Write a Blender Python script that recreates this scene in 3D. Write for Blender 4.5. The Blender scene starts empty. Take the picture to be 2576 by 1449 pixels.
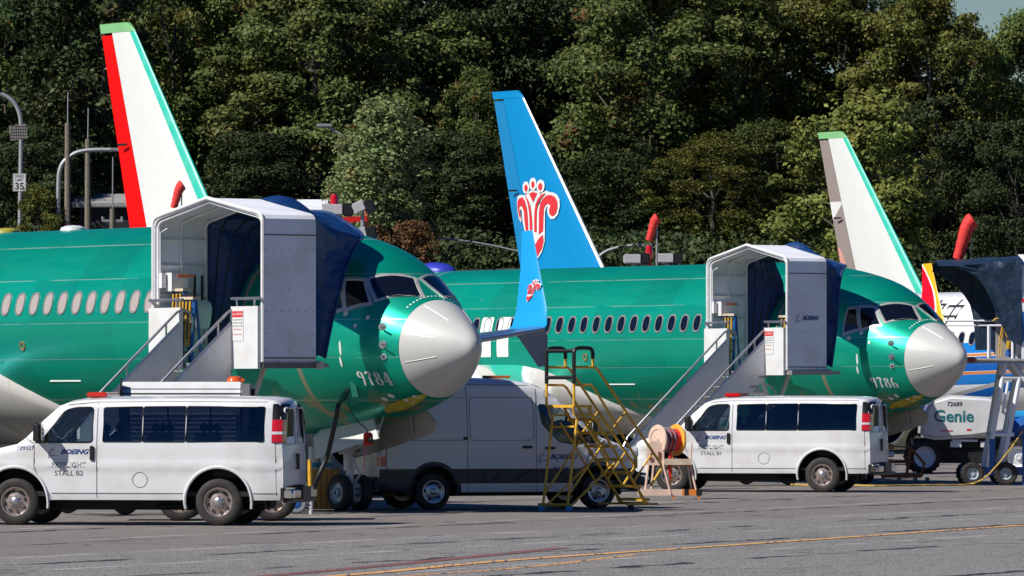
import bpy, bmesh, math, random
import numpy as np
from mathutils import Vector, Matrix
R = math.radians
random.seed(7)
SC = bpy.context.scene
COL = SC.collection
# ------------------------------------------------------------------ camera, sky, sun, exposure
CAMH = 2.13
FD = 16000.0            # focal length in 1/2576ths of the picture width
cd = bpy.data.cameras.new('camera'); cam = bpy.data.objects.new('camera', cd); COL.objects.link(cam)
cam.location = (0, 0, CAMH); cam.rotation_euler = (R(90), 0, 0)
cd.lens = 36 * FD / 2576; cd.sensor_width = 36; cd.clip_end = 5000; cd.clip_start = 1
cd.shift_y = (996 - 724.5) / 2576
SC.camera = cam
SUN_AZ, SUN_EL = math.atan2(-.614, -.36), R(44)
w = bpy.data.worlds.new('World'); SC.world = w; w.use_nodes = True
nt = w.node_tree; bg = nt.nodes['Background']
sky = nt.nodes.new('ShaderNodeTexSky'); sky.sky_type = 'NISHITA'; sky.sun_disc = False
sky.sun_elevation = SUN_EL; sky.sun_rotation = SUN_AZ; sky.air_density = 1.0; sky.dust_density = .2; sky.ozone_density = 3.0
hs_ = nt.nodes.new('ShaderNodeHueSaturation'); hs_.inputs['Saturation'].default_value = 1.5; hs_.inputs['Hue'].default_value = .520
nt.links.new(sky.outputs[0], hs_.inputs['Color']); nt.links.new(hs_.outputs[0], bg.inputs[0]); bg.inputs[1].default_value = .050
sl = bpy.data.lights.new('sun', 'SUN'); sl.energy = 5.0; sl.angle = R(.53); sl.color = (1, .955, .88)
so = bpy.data.objects.new('sun', sl); COL.objects.link(so)
sv = Vector((math.sin(SUN_AZ) * math.cos(SUN_EL), math.cos(SUN_AZ) * math.cos(SUN_EL), math.sin(SUN_EL)))
so.rotation_euler = sv.to_track_quat('Z', 'Y').to_euler()
SC.view_settings.view_transform = 'Standard'; SC.view_settings.look = 'None'
SC.view_settings.exposure = 0.2; SC.view_settings.gamma = 1
SC.cycles.max_bounces = 8; SC.cycles.transparent_max_bounces = 16

def at(x, y, D):        # a picture position at depth D, as a world point
    return Vector(((x - 1288) * D / FD, D, CAMH + (996 - y) * D / FD))
# ------------------------------------------------------------------ materials
MATS = {}
def mat(name, col, rough=.5, metal=0, spec=.5, var=.12, scale=3, bump=0, bscale=40, coat=0, dirt=None):
    if name in MATS: return MATS[name]
    m = bpy.data.materials.new(name); m.use_nodes = True; n = m.node_tree.nodes; l = m.node_tree.links
    p = n['Principled BSDF']; p.inputs['Roughness'].default_value = rough; p.inputs['Metallic'].default_value = metal
    p.inputs['Specular IOR Level'].default_value = spec; p.inputs['Coat Weight'].default_value = coat; p.inputs['Coat Roughness'].default_value = .06
    tc = n.new('ShaderNodeTexCoord'); nz = n.new('ShaderNodeTexNoise'); nz.inputs['Scale'].default_value = scale; nz.inputs['Detail'].default_value = 6
    l.new(tc.outputs['Object'], nz.inputs['Vector'])
    mx = n.new('ShaderNodeMix'); mx.data_type = 'RGBA'
    d = dirt or tuple(c * (1 - var * 1.5) for c in col)
    mx.inputs[6].default_value = (*col, 1); mx.inputs[7].default_value = (*d, 1)
    rp = n.new('ShaderNodeMapRange'); rp.inputs[1].default_value = .45; rp.inputs[2].default_value = .75; rp.inputs[4].default_value = 1 if dirt is None else .8
    l.new(nz.outputs[0], rp.inputs[0]); l.new(rp.outputs[0], mx.inputs[0]); l.new(mx.outputs[2], p.inputs['Base Color'])
    if bump:
        b = n.new('ShaderNodeTexNoise'); b.inputs['Scale'].default_value = bscale; l.new(tc.outputs['Object'], b.inputs['Vector'])
        bu = n.new('ShaderNodeBump'); bu.inputs['Strength'].default_value = bump; bu.inputs['Distance'].default_value = .05
        l.new(b.outputs[0], bu.inputs['Height']); l.new(bu.outputs[0], p.inputs['Normal'])
    MATS[name] = m; return m
def glass(name, tint, gloss=.04, rough=.03):
    if name in MATS: return MATS[name]
    m = bpy.data.materials.new(name); m.use_nodes = True; n = m.node_tree.nodes; l = m.node_tree.links
    n.remove(n['Principled BSDF']); o = n['Material Output']
    t = n.new('ShaderNodeBsdfTransparent'); t.inputs[0].default_value = (*tint, 1)
    g = n.new('ShaderNodeBsdfGlossy'); g.inputs['Roughness'].default_value = rough; g.inputs[0].default_value = (.9, .95, 1, 1)
    f = n.new('ShaderNodeFresnel'); f.inputs[0].default_value = 1.5
    a = n.new('ShaderNodeMath'); a.operation = 'ADD'; a.inputs[1].default_value = gloss; a.use_clamp = True; l.new(f.outputs[0], a.inputs[0])
    x = n.new('ShaderNodeMixShader'); l.new(a.outputs[0], x.inputs[0]); l.new(t.outputs[0], x.inputs[1]); l.new(g.outputs[0], x.inputs[2])
    l.new(x.outputs[0], o.inputs[0]); MATS[name] = m; return m
class NT:               # small helper for node maths
    def __init__(s, name):
        s.m = bpy.data.materials.new(name); s.m.use_nodes = True; s.n = s.m.node_tree.nodes; s.l = s.m.node_tree.links; s.p = s.n['Principled BSDF']
        MATS[name] = s.m; s.tc = s.n.new('ShaderNodeTexCoord')
    def put(s, sock, v):
        if isinstance(v, (int, float)): sock.default_value = v
        elif isinstance(v, tuple): sock.default_value = v if len(v) == len(sock.default_value) else (*v, 1)
        else: s.l.new(v, sock)
    def math(s, op, a, b=0, c=0, clamp=False):
        q = s.n.new('ShaderNodeMath'); q.operation = op; q.use_clamp = clamp
        for i, v in enumerate((a, b, c)): s.put(q.inputs[i], v)
        return q.outputs[0]
    def mix(s, f, a, b):
        q = s.n.new('ShaderNodeMix'); q.data_type = 'RGBA'; s.put(q.inputs[0], f); s.put(q.inputs[6], a); s.put(q.inputs[7], b); return q.outputs[2]
    def noise(s, scale, vec=None, detail=5, stretch=None, rough=.5):
        q = s.n.new('ShaderNodeTexNoise'); q.inputs['Scale'].default_value = scale; q.inputs['Detail'].default_value = detail; q.inputs['Roughness'].default_value = rough
        v = vec or s.tc.outputs['Object']
        if stretch:
            mp = s.n.new('ShaderNodeMapping'); mp.inputs['Scale'].default_value = stretch[0]; mp.inputs['Rotation'].default_value = (0, 0, stretch[1]); s.l.new(v, mp.inputs[0]); v = mp.outputs[0]
        s.l.new(v, q.inputs['Vector']); return q.outputs[0]
    def xyz(s, v=None):
        q = s.n.new('ShaderNodeSeparateXYZ'); s.l.new(v or s.tc.outputs['Object'], q.inputs[0]); return q.outputs
    def rng(s, v, a, b, c=0, d=1):
        q = s.n.new('ShaderNodeMapRange'); s.put(q.inputs[0], v); q.inputs[1].default_value = a; q.inputs[2].default_value = b; q.inputs[3].default_value = c; q.inputs[4].default_value = d; return q.outputs[0]
    def band(s, v, c, hw, soft=.003):   # 1 where |v-c|<hw
        d = s.math('ABSOLUTE', s.math('SUBTRACT', v, c)); return s.rng(d, hw, hw + soft, 1, 0)
    def bump(s, h, st, dist=.05):
        b = s.n.new('ShaderNodeBump'); b.inputs['Strength'].default_value = st; b.inputs['Distance'].default_value = dist; s.l.new(h, b.inputs['Height']); s.l.new(b.outputs[0], s.p.inputs['Normal'])

white_paint = mat('white_paint', (.70, .71, .72), .32, coat=.5, var=.04, scale=2.5, dirt=(.58, .56, .52))
old_white = mat('old_white_paint', (.74, .75, .75), .5, var=.1, scale=2.5, dirt=(.55, .54, .50))
white_panel = mat('white_panel', (.80, .83, .88), .5, var=.06, scale=1.2, dirt=(.62, .61, .60))
black = mat('black_plastic', (.012, .012, .014), .45, var=.2)
dark = mat('dark_underbody', (.008, .008, .009), .7, var=.2)
rubber = mat('tyre_rubber', (.022, .020, .019), .75, var=.3, scale=6, dirt=(.05, .042, .035))
steel = mat('steel', (.52, .52, .53), .32, .9, var=.2, scale=8)
rim_steel = mat('rim_steel', (.44, .36, .32), .36, .7, var=.3, scale=10, dirt=(.22, .13, .09))
chrome = mat('chrome', (.75, .76, .78), .08, 1, var=.05)
alu = mat('aluminium', (.62, .63, .64), .35, .8, var=.15, scale=5)
grey_metal = mat('grey_metal', (.33, .33, .34), .5, .4, var=.2, scale=4)
yellow = mat('yellow_paint', (.74, .42, .03), .45, var=.25, scale=9, dirt=(.40, .24, .04))
orange = mat('orange_paint', (.75, .22, .03), .5, var=.2, scale=6)
tan = mat('tan_paint', (.62, .50, .38), .55, var=.2, scale=6)
red = mat('red_paint', (.62, .01, .012), .42, var=.1)
red_cloth = mat('red_cloth', (.72, .035, .03), .75, var=.15, bump=.3, bscale=12)
blue_paint = mat('blue_paint', (.01, .10, .36), .42, var=.15)
lblue = mat('light_blue_paint', (.02, .30, .62), .42, var=.15)
navy_cloth = mat('navy_tarpaulin', (.002, .028, .12), .48, var=.3, scale=5, dirt=(.004, .045, .17), bump=1.0, bscale=4)
dark_cloth = mat('faded_tarpaulin', (.008, .024, .055), .5, var=.3, scale=4, dirt=(.02, .045, .075), bump=.6, bscale=6)
wood = mat('weathered_wood', (.20, .17, .13), .85, var=.3, scale=8)
concrete = mat('concrete', (.30, .29, .27), .8, var=.15)
tint_glass = glass('tinted_glass', (.15, .165, .20), .03)
clear_glass = glass('clear_glass', (.72, .82, .80), .03)
dark_glass = mat('dark_glass', (.004, .006, .010), .06, spec=.8, var=0)
amber = mat('amber_lens', (.70, .10, .01), .15, coat=1, var=.2)
redlens = mat('red_lens', (.55, .008, .008), .15, coat=1, var=.1)
clearlens = mat('clear_lens', (.6, .62, .65), .12, coat=1, var=.1)
seatmat = mat('seat_fabric', (.035, .036, .04), .8, var=.2)
decal_navy = mat('decal_navy', (.005, .04, .22), .5, var=0)
decal_black = mat('decal_black', (.015, .015, .02), .6, var=0)
decal_grey = mat('decal_grey', (.09, .10, .13), .6, var=.2)
decal_red = mat('decal_red', (.62, .02, .03), .6, var=0)
decal_white = mat('decal_white', (.72, .75, .73), .6, var=.25, scale=30, dirt=(.35, .5, .45))
decal_teal = mat('decal_teal', (.01, .17, .19), .5, var=0)
primer_white = mat('primer_white', (.68, .69, .67), .38, coat=.2, var=.03)
grey_radome = mat('grey_radome', (.52, .52, .50), .45, coat=.15, var=.05, scale=1)
red_fin = mat('red_livery', (.72, .001, .001), .6, spec=.15, var=.02)
blue_fin = mat('sky_blue_livery', (.000, .22, .50), .5, spec=.2, coat=.05, var=.03)
lightgreen = mat('pale_green_composite', (.20, .47, .20), .5, var=.05)
yellowgreen = mat('yellow_primer', (.42, .36, .04), .5, var=.3, scale=4)
# ------------------------------------------------------------------ mesh builder
class MB:
    def __init__(s): s.v = []; s.f = []; s.mi = []; s.cur = 0
    def m(s, i): s.cur = i; return s
    def add(s, vs, fs):
        o = len(s.v); s.v += [tuple(q) for q in vs]; s.f += [tuple(i + o for i in f) for f in fs]; s.mi += [s.cur] * len(fs); return s
    def box(s, c, d, rot=None, taper=1):
        x, y, z = d[0] / 2, d[1] / 2, d[2] / 2
        vs = [Vector((a * x * (taper if e > 0 else 1), b * y * (taper if e > 0 else 1), e * z)) for e in (-1, 1) for a, b in ((-1, -1), (1, -1), (1, 1), (-1, 1))]
        if rot is not None: vs = [rot @ q for q in vs]
        c = Vector(c)
        return s.add([q + c for q in vs], [(3, 2, 1, 0), (4, 5, 6, 7), (0, 1, 5, 4), (1, 2, 6, 5), (2, 3, 7, 6), (3, 0, 4, 7)])
    def tube(s, pts, r, n=8, cap=True, closed=False):
        pts = [Vector(p) for p in pts]; rs = r if isinstance(r, (list, tuple)) else [r] * len(pts)
        N = len(pts); vs = []; up = None
        for i, p in enumerate(pts):
            a = pts[(i - 1) % N] if (closed or i > 0) else p; b = pts[(i + 1) % N] if (closed or i < N - 1) else p
            t = (b - a).normalized() if (b - a).length > 1e-9 else Vector((0, 0, 1))
            if up is None:
                up = t.orthogonal().normalized()
            up = (up - t * up.dot(t))
            up = up.normalized() if up.length > 1e-6 else t.orthogonal().normalized()
            w_ = t.cross(up)
            for k in range(n):
                an = 2 * math.pi * k / n; vs.append(p + (up * math.cos(an) + w_ * math.sin(an)) * rs[i])
        fs = []
        for i in range(N if closed else N - 1):
            j = (i + 1) % N
            for k in range(n): fs.append((i * n + k, i * n + (k + 1) % n, j * n + (k + 1) % n, j * n + k))
        if cap and not closed: fs += [tuple(range(n))[::-1], tuple((N - 1) * n + k for k in range(n))]
        return s.add(vs, fs)
    def lathe(s, prof, c, axis, n=24):     # prof: (r, h) along axis from c
        c = Vector(c); a = Vector(axis).normalized(); u = a.orthogonal().normalized(); w_ = a.cross(u); vs = []; fs = []
        for r, h in prof:
            for k in range(n):
                an = 2 * math.pi * k / n; vs.append(c + a * h + (u * math.cos(an) + w_ * math.sin(an)) * max(r, 1e-4))
        for i in range(len(prof) - 1):
            for k in range(n): fs.append((i * n + k, i * n + (k + 1) % n, (i + 1) * n + (k + 1) % n, (i + 1) * n + k))
        return s.add(vs, fs)
    def grid(s, rows, close=False):
        n = len(rows[0]); vs = [q for r in rows for q in r]; fs = []
        for i in range(len(rows) - 1):
            for k in range(n if close else n - 1): fs.append((i * n + k, i * n + (k + 1) % n, (i + 1) * n + (k + 1) % n, (i + 1) * n + k))
        return s.add(vs, fs)
    def prism(s, poly, d):                 # closed planar polygon (3D points) pushed along vector d
        n = len(poly); d = Vector(d); vs = [Vector(p) for p in poly] + [Vector(p) + d for p in poly]
        return s.add(vs, [tuple(range(n))[::-1], tuple(range(n, 2 * n))] + [(i, (i + 1) % n, n + (i + 1) % n, n + i) for i in range(n)])
    def build(s, name, mats, parent=None, smooth=35, recalc=True, loc=None):
        me = bpy.data.meshes.new(name); me.from_pydata(s.v, [], s.f)
        for m_ in (mats if isinstance(mats, (list, tuple)) else [mats]): me.materials.append(m_)
        if any(s.mi): me.polygons.foreach_set('material_index', s.mi)
        if recalc:
            b = bmesh.new(); b.from_mesh(me); bmesh.ops.recalc_face_normals(b, faces=b.faces); b.to_mesh(me); b.free()
        if smooth:
            me.polygons.foreach_set('use_smooth', [True] * len(me.polygons)); me.set_sharp_from_angle(angle=R(smooth))
        me.update()
        o = bpy.data.objects.new(name, me); COL.objects.link(o)
        if parent: o.parent = parent
        if loc is not None: o.location = loc
        return o
def bevel(o, wdt, seg=2, ang=30):
    b = bmesh.new(); b.from_mesh(o.data)
    es = [e for e in b.edges if len(e.link_faces) == 2 and e.calc_face_angle(0) > R(ang)]
    bmesh.ops.bevel(b, geom=es, offset=wdt, segments=seg, affect='EDGES', clamp_overlap=True)
    b.to_mesh(o.data); b.free(); o.data.polygons.foreach_set('use_smooth', [True] * len(o.data.polygons)); o.data.set_sharp_from_angle(angle=R(40)); return o
def tag(o, label=None, cat=None, group=None, kind=None):
    if label: o['label'] = label
    if cat: o['category'] = cat
    if group: o['group'] = group
    if kind: o['kind'] = kind
    return o
def thing(name, label, cat, loc=(0, 0, 0), rz=0, group=None):
    o = bpy.data.objects.new(name, None); COL.objects.link(o); o.location = loc; o.rotation_euler = (0, 0, rz); return tag(o, label, cat, group)
def copy_tree(o, parent=None):
    c = o.copy(); COL.objects.link(c); c.parent = parent
    for ch in list(o.children): copy_tree(ch, c)
    return c
def text2d(s, size, bold=0, shear=0, sx=1, align='CENTER'):
    cu = bpy.data.curves.new('lettering', 'FONT'); cu.body = s; cu.size = size; cu.align_x = align; cu.align_y = 'CENTER'; cu.offset = bold * size; cu.shear = shear; cu.resolution_u = 3
    o = bpy.data.objects.new('lettering', cu); COL.objects.link(o); bpy.context.view_layer.update()
    me = bpy.data.meshes.new_from_object(o.evaluated_get(bpy.context.evaluated_depsgraph_get()))
    vs = [(q.co.x * sx, q.co.y) for q in me.vertices]; fs = [tuple(p.vertices) for p in me.polygons]
    bpy.data.objects.remove(o); bpy.data.curves.remove(cu); bpy.data.meshes.remove(me); return vs, fs
def ribbon(pts, wmin, wmax=None, closed=False):   # 2D stroke, thick where it runs vertically
    wmax = wmax or wmin; N = len(pts); vs = []; fs = []
    for i in range(N):
        a = pts[(i - 1) % N] if (closed or i > 0) else pts[i]; b = pts[(i + 1) % N] if (closed or i < N - 1) else pts[i]
        dx, dy = b[0] - a[0], b[1] - a[1]; L = math.hypot(dx, dy) or 1; dx /= L; dy /= L
        wd = (wmin + (wmax - wmin) * dy * dy) / 2
        vs += [(pts[i][0] - dy * wd, pts[i][1] + dx * wd), (pts[i][0] + dy * wd, pts[i][1] - dx * wd)]
    for i in range(N if closed else N - 1):
        j = (i + 1) % N; fs.append((2 * i, 2 * i + 1, 2 * j + 1, 2 * j))
    return vs, fs
def ell(cx, cy, rx, ry, a0=0, a1=360, n=24): return [(cx + rx * math.cos(R(a0 + (a1 - a0) * i / n)), cy + ry * math.sin(R(a0 + (a1 - a0) * i / n))) for i in range(n + 1)]
def dedup(ps):
    out = []
    for p in ps:
        if not out or math.hypot(p[0] - out[-1][0], p[1] - out[-1][1]) > 1e-4: out.append(p)
    return out
def merge2d(items):
    V, Fc = [], []
    for vs, fs in items: o = len(V); V += vs; Fc += [tuple(i + o for i in f) for f in fs]
    return V, Fc
def shift2d(it, dx, dy, sc=1): return [(x * sc + dx, y * sc + dy) for x, y in it[0]], it[1]
def decal(v2, fn, name, m, parent, up=None):
    b = MB(); b.add([fn(x, y) for x, y in v2[0]], v2[1]); return b.build(name, m, parent, smooth=0, recalc=False)
STENCIL = {
 '9': [(ell(.0, .28, .17, .20, 70, 290), .06, .18), (ell(0, .28, .17, .20, -70, 60), .06, .18), (ell(-.05, .12, .22, .60, -88, 12), .06, .18)],
 '7': [([(-.2, .44), (.2, .44)], .15, .15), ([(.19, .42), (.05, .1), (-.02, -.46)], .06, .18), ([(-.19, .46), (-.19, .3)], .05, .05)],
 '8': [(ell(0, .24, .15, .19, 100, 260), .06, .16), (ell(0, .24, .15, .19, -80, 80), .06, .16), (ell(0, -.22, .19, .23, 100, 260), .06, .18), (ell(0, -.22, .19, .23, -80, 80), .06, .18)],
 '4': [([(.08, .46), (.08, -.44)], .06, .19), ([(.0, .42), (-.2, -.16)], .05, .06), ([(-.22, -.2), (-.02, -.2)], .07, .07), ([(.17, -.2), (.24, -.2)], .07, .07), ([(-.04, -.45), (.2, -.45)], .05, .05)],
 '6': [(ell(0, -.24, .17, .21, 110, 270), .06, .18), (ell(0, -.24, .17, .21, -70, 95), .06, .18), (ell(.06, -.1, .24, .56, 92, 178), .06, .18)]}
def stencil(s, h):
    it = []
    for i, ch in enumerate(s):
        for pts, a, b in STENCIL[ch]: it.append(shift2d(ribbon([(x, y) for x, y in pts], a, b), (i - (len(s) - 1) / 2) * .66 * h, 0, h))
    return merge2d(it)
def logo2d(h):          # ring with a swoosh and an inclined line, then the slanted wordmark
    a = merge2d([ribbon(ell(-.2, 0, .52, .52, 20, 330, 28), .035), ribbon([(-.75, -.85), (-.8, -.6), (-.6, -.1), (-.1, .55), (.15, .8)], .07), ribbon([(-.75, -.85), (-.35, -.5), (.15, -.42), (.75, -.48)], .06), ribbon(ell(-.15, -.1, .25, .62, 60, 250, 16), .04)])
    t = text2d('BOEING', .82 * h, .035, .38, 1.15, 'LEFT')
    return merge2d([shift2d(a, 0, -.05 * h, h * .8), shift2d(t, .85 * h, .02 * h)])
# ------------------------------------------------------------------ ground, hillside, markings
def ground_material():
    g = NT('asphalt'); X, Y, Z = g.xyz(); p = g.p
    q = g.math('SUBTRACT', g.math('MULTIPLY', X, .92), g.math('MULTIPLY', Y, .39))
    along = g.math('ADD', g.math('MULTIPLY', X, .39), g.math('MULTIPLY', Y, .92))
    n1 = g.noise(.25, detail=8); n2 = g.noise(45, detail=2); n3 = g.noise(1.2, stretch=((1.2, .12, 1), R(-23)), detail=6); n4 = g.noise(6, detail=8, rough=.7)
    c = g.mix(g.rng(n1, .35, .65), (.158, .155, .150), (.192, .184, .175))
    c = g.mix(g.rng(n2, .3, .7, 0, .75), c, (.11, .108, .105))
    c = g.mix(g.rng(n4, .45, .75, 0, .5), c, (.36, .34, .32))
    c = g.mix(g.rng(n3, .56, .68, 0, .45), c, (.10, .095, .093))
    n7 = g.noise(3.0, stretch=((2.2, .25, 1), R(-23)), detail=9, rough=.75); c = g.mix(g.rng(n7, .50, .75, 0, .5), c, (.30, .285, .27)); c = g.mix(g.rng(n7, .30, .44, .45, 0), c, (.10, .098, .096))
    gr = g.noise(1, stretch=((30, 2.4, 1), 0), detail=3, rough=.7); c = g.mix(g.rng(gr, .42, .70, 0, .55), c, (.38, .36, .34)); c = g.mix(g.rng(gr, .32, .46, .6, 0), c, (.06, .058, .056))
    # older, browner paving beyond the seam where the vans stand
    c = g.mix(g.math('MULTIPLY', g.rng(q, -38.9, -39.3), g.rng(n4, .3, .6, .3, .75)), c, (.185, .155, .138))
    wob = g.math('MULTIPLY', g.math('SUBTRACT', g.noise(.9, detail=6), .5), .9)
    wob2 = g.math('MULTIPLY', g.math('SUBTRACT', g.noise(.35, detail=3), .5), .25)
    def line(c, q0, hw, col, amt, lo, hi, wb, nsc):
        b = g.band(g.math('ADD', q, wb), q0, hw, .02); br = g.rng(g.noise(nsc, detail=4), lo, hi, 0, amt)
        return g.mix(g.math('MULTIPLY', b, br), c, col)
    for q0 in (-29.6, -33.4, -37.0, -41.8, -24.5, -46, -50.5, -55, -20, -61): c = line(c, q0, .11, (.02, .02, .026), .95, .42, .50, wob, .3)
    for q0 in (-38.65, -35.6, -42.6, -47, -31.2, -52): c = line(c, q0, .08, (.45, .45, .44), .55, .42, .56, wob2, .5)
    # faint cross cracks
    cr = g.n.new('ShaderNodeTexVoronoi'); cr.feature = 'DISTANCE_TO_EDGE'; cr.inputs['Scale'].default_value = .16
    dist = g.n.new('ShaderNodeVectorMath'); dist.operation = 'ADD'; nn = g.n.new('ShaderNodeTexNoise'); nn.inputs['Scale'].default_value = .7; nn.inputs['Detail'].default_value = 6
    g.l.new(g.tc.outputs['Object'], nn.inputs['Vector']); sc_ = g.n.new('ShaderNodeVectorMath'); sc_.operation = 'SCALE'; sc_.inputs[3].default_value = 5; g.l.new(nn.outputs[1], sc_.inputs[0])
    g.l.new(g.tc.outputs['Object'], dist.inputs[0]); g.l.new(sc_.outputs[0], dist.inputs[1]); g.l.new(dist.outputs[0], cr.inputs['Vector'])
    c = g.mix(g.math('MULTIPLY', g.rng(cr.outputs[0], 0, .014, 1, 0), g.rng(n1, .40, .5, 0, .9)), c, (.02, .02, .024))
    # dry verge beyond the apron
    c = g.mix(g.rng(g.math('ADD', Y, g.math('MULTIPLY', n4, 20)), 238, 246), c, g.mix(n4, (.20, .16, .08), (.08, .10, .03)))
    g.put(p.inputs['Base Color'], c); p.inputs['Roughness'].default_value = .82; p.inputs['Specular IOR Level'].default_value = .3
    g.bump(n2, .35, .02); return g.m
b = MB(); b.add([(-1500, -100, 0), (1500, -100, 0), (1500, 4000, 0), (-1500, 4000, 0)], [(0, 1, 2, 3)])
tag(b.build('ground', ground_material(), smooth=0), kind='structure')

def hill_z(x, y):
    pr = [(230, -.3), (236, .2), (252, 6.2), (262, 7.2), (286, 7.6), (310, 10), (345, 16), (400, 23), (600, 30)]
    z = pr[-1][1]
    for (a, za), (c_, zc_) in zip(pr, pr[1:]):
        if y <= c_: t = max(0, (y - a) / (c_ - a)); z = za + (zc_ - za) * t; break
    if x > 12: z *= 1 - .35 * min(1, (x - 12) / 14)
    return z
rnd = random.Random(3); b = MB()
b.grid([[(x, y, hill_z(x, y) + (rnd.uniform(-.3, .3) if y > 240 else -.0)) for x in range(-110, 131, 3)] for y in [230, 236, 241, 247, 252, 257, 262, 268, 274, 280, 286, 293, 300, 310, 320, 332, 345, 360, 380, 400, 450, 600]])
hm = NT('hillside_soil'); a_ = hm.noise(.8, detail=8); hm.put(hm.p.inputs['Base Color'], hm.mix(hm.rng(a_, .35, .65), (.012, .018, .008), (.05, .045, .02))); hm.p.inputs['Roughness'].default_value = .95
tag(b.build('hillside', hm.m), kind='structure')

def line_material(name, col):
    g = NT(name); n = g.noise(9, detail=8); n5 = g.noise(1.5, stretch=((8, .3, 1), R(-21)), detail=5)
    c = g.mix(g.rng(n, .52, .66, 0, .8), col, (.17, .15, .14)); c = g.mix(g.rng(n5, .55, .62, 0, .9), c, (.10, .09, .09)); g.put(g.p.inputs['Base Color'], c); g.p.inputs['Roughness'].default_value = .75; return g.m
def marking(name, pts, wd, m, z):
    vs = []
    for i, p in enumerate(pts):
        a, c_ = pts[max(0, i - 1)], pts[min(len(pts) - 1, i + 1)]; d = Vector((c_[0] - a[0], c_[1] - a[1], 0)).normalized(); nn = Vector((-d.y, d.x, 0)) * wd / 2
        vs += [(p[0] + nn.x, p[1] + nn.y, z), (p[0] - nn.x, p[1] - nn.y, z)]
    b = MB(); b.add(vs, [(2 * i, 2 * i + 1, 2 * i + 3, 2 * i + 2) for i in range(len(pts) - 1)]); return tag(b.build(name, m, smooth=0, recalc=False), kind='structure')
def smooth_path(pts, n=8):
    P = [Vector(p) for p in pts]; P = [P[0] * 2 - P[1]] + P + [P[-1] * 2 - P[-2]]; out = []
    for i in range(1, len(P) - 2):
        for k in range(n):
            t = k / n; out.append(.5 * ((2 * P[i]) + (P[i + 1] - P[i - 1]) * t + (2 * P[i - 1] - 5 * P[i] + 4 * P[i + 1] - P[i + 2]) * t * t + (3 * P[i] - P[i - 1] - 3 * P[i + 1] + P[i + 2]) * t ** 3))
    out.append(P[-2]); return out
yl = smooth_path([(-7.5, 66, 0), (-4.6, 70.5, 0), (-2.06, 75.2, 0), (0, 82.3, 0), (3.9, 92.6, 0), (8.4, 104.5, 0), (20, 135, 0), (40, 188, 0)])
marking('taxiway_line', yl, .22, line_material('line_yellow', (.72, .36, .11)), .008)
yl2 = smooth_path([(-7.4, 64.5, 0), (-4.2, 69.5, 0), (-1.55, 74.6, 0), (.15, 79, 0), (1.7, 85.5, 0)])
marking('taxiway_branch_line', yl2, .14, line_material('line_yellow_worn', (.66, .33, .11)), .004)
marking('red_zone_line', smooth_path([(-6.6, 66, 0), (-4.4, 70.6, 0), (-2.95, 75.0, 0), (-1.85, 78.9, 0), (-.9, 82.6, 0), (.7, 89, 0)]), .3, line_material('line_red', (.20, .07, .065)), .006)
# ------------------------------------------------------------------ airliners
PROF = np.array([(0, 3.022, 3.018, .002, 3.02), (.012, 3.09, 2.95, .06, 3.02), (.04, 3.15, 2.89, .11, 3.02), (.15, 3.27, 2.77, .21, 3.01), (.4, 3.44, 2.58, .41, 3.0), (.8, 3.67, 2.33, .67, 3.0), (1.2, 3.87, 2.10, .89, 3.01), (1.35, 3.95, 2.04, .97, 3.03), (1.6, 4.10, 1.95, 1.09, 3.05),
    (2.0, 4.38, 1.83, 1.26, 3.1), (2.5, 4.70, 1.71, 1.42, 3.15), (3.0, 4.91, 1.62, 1.55, 3.2), (4.0, 5.14, 1.50, 1.71, 3.28), (5.0, 5.28, 1.43, 1.80, 3.34), (6.0, 5.36, 1.40, 1.86, 3.38), (7.5, 5.40, 1.39, 1.88, 3.4), (10, 5.4, 1.39, 1.88, 3.4),
    (24, 5.4, 1.39, 1.88, 3.4), (26, 5.4, 1.52, 1.86, 3.45), (29, 5.38, 2.1, 1.66, 3.7), (32, 5.3, 2.9, 1.25, 4.1), (35, 5.15, 3.7, .75, 4.45), (37, 5.0, 4.3, .33, 4.7), (37.8, 4.85, 4.55, .12, 4.7)])
TIP = .05
PROF[:, 0] = [u if u >= 1.2 else TIP + u * (1.2 - TIP) / 1.2 for u in PROF[:, 0]]
def _pchip(col):        # smooth monotone interpolation of one column of the profile
    x = PROF[:, 0]; y = PROF[:, col]; h = np.diff(x); d = np.diff(y) / h; m_ = np.zeros(len(x)); m_[0] = d[0]; m_[-1] = d[-1]
    for i in range(1, len(x) - 1):
        if d[i - 1] * d[i] > 0:
            w1 = 2 * h[i] + h[i - 1]; w2 = h[i] + 2 * h[i - 1]; m_[i] = (w1 + w2) / (w1 / d[i - 1] + w2 / d[i])
    def f(u):
        u = min(max(u, x[0]), x[-1]); i = min(np.searchsorted(x, u, 'right') - 1, len(x) - 2); t = (u - x[i]) / h[i]
        return (1 + 2 * t) * (1 - t) ** 2 * y[i] + t * (1 - t) ** 2 * h[i] * m_[i] + t * t * (3 - 2 * t) * y[i + 1] + t * t * (t - 1) * h[i] * m_[i + 1]
    return f
ZT, ZB, HW, ZC = (_pchip(i) for i in range(1, 5))
def fus(u, ph, off=0):  # ph degrees from the crown, + = starboard; local point
    c, s_ = math.cos(R(ph)), math.sin(R(ph)); zt, zb, w_, zc = ZT(u), ZB(u), HW(u), ZC(u); hv = (zt - zc) if c > 0 else (zc - zb)
    return Vector((-u, -(w_ + off) * s_, zc + (hv + off) * c))
def fus_z(u, z, off=.012, side=1):
    zt, zb, zc = ZT(u), ZB(u), ZC(u); c = (z - zc) / ((zt - zc) if z > zc else (zc - zb)); return fus(u, side * math.degrees(math.acos(max(-1, min(1, c)))), off)
def uvz(u, v, z): return Vector((-u, -v, z))
TH = R(53.5)
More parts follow.
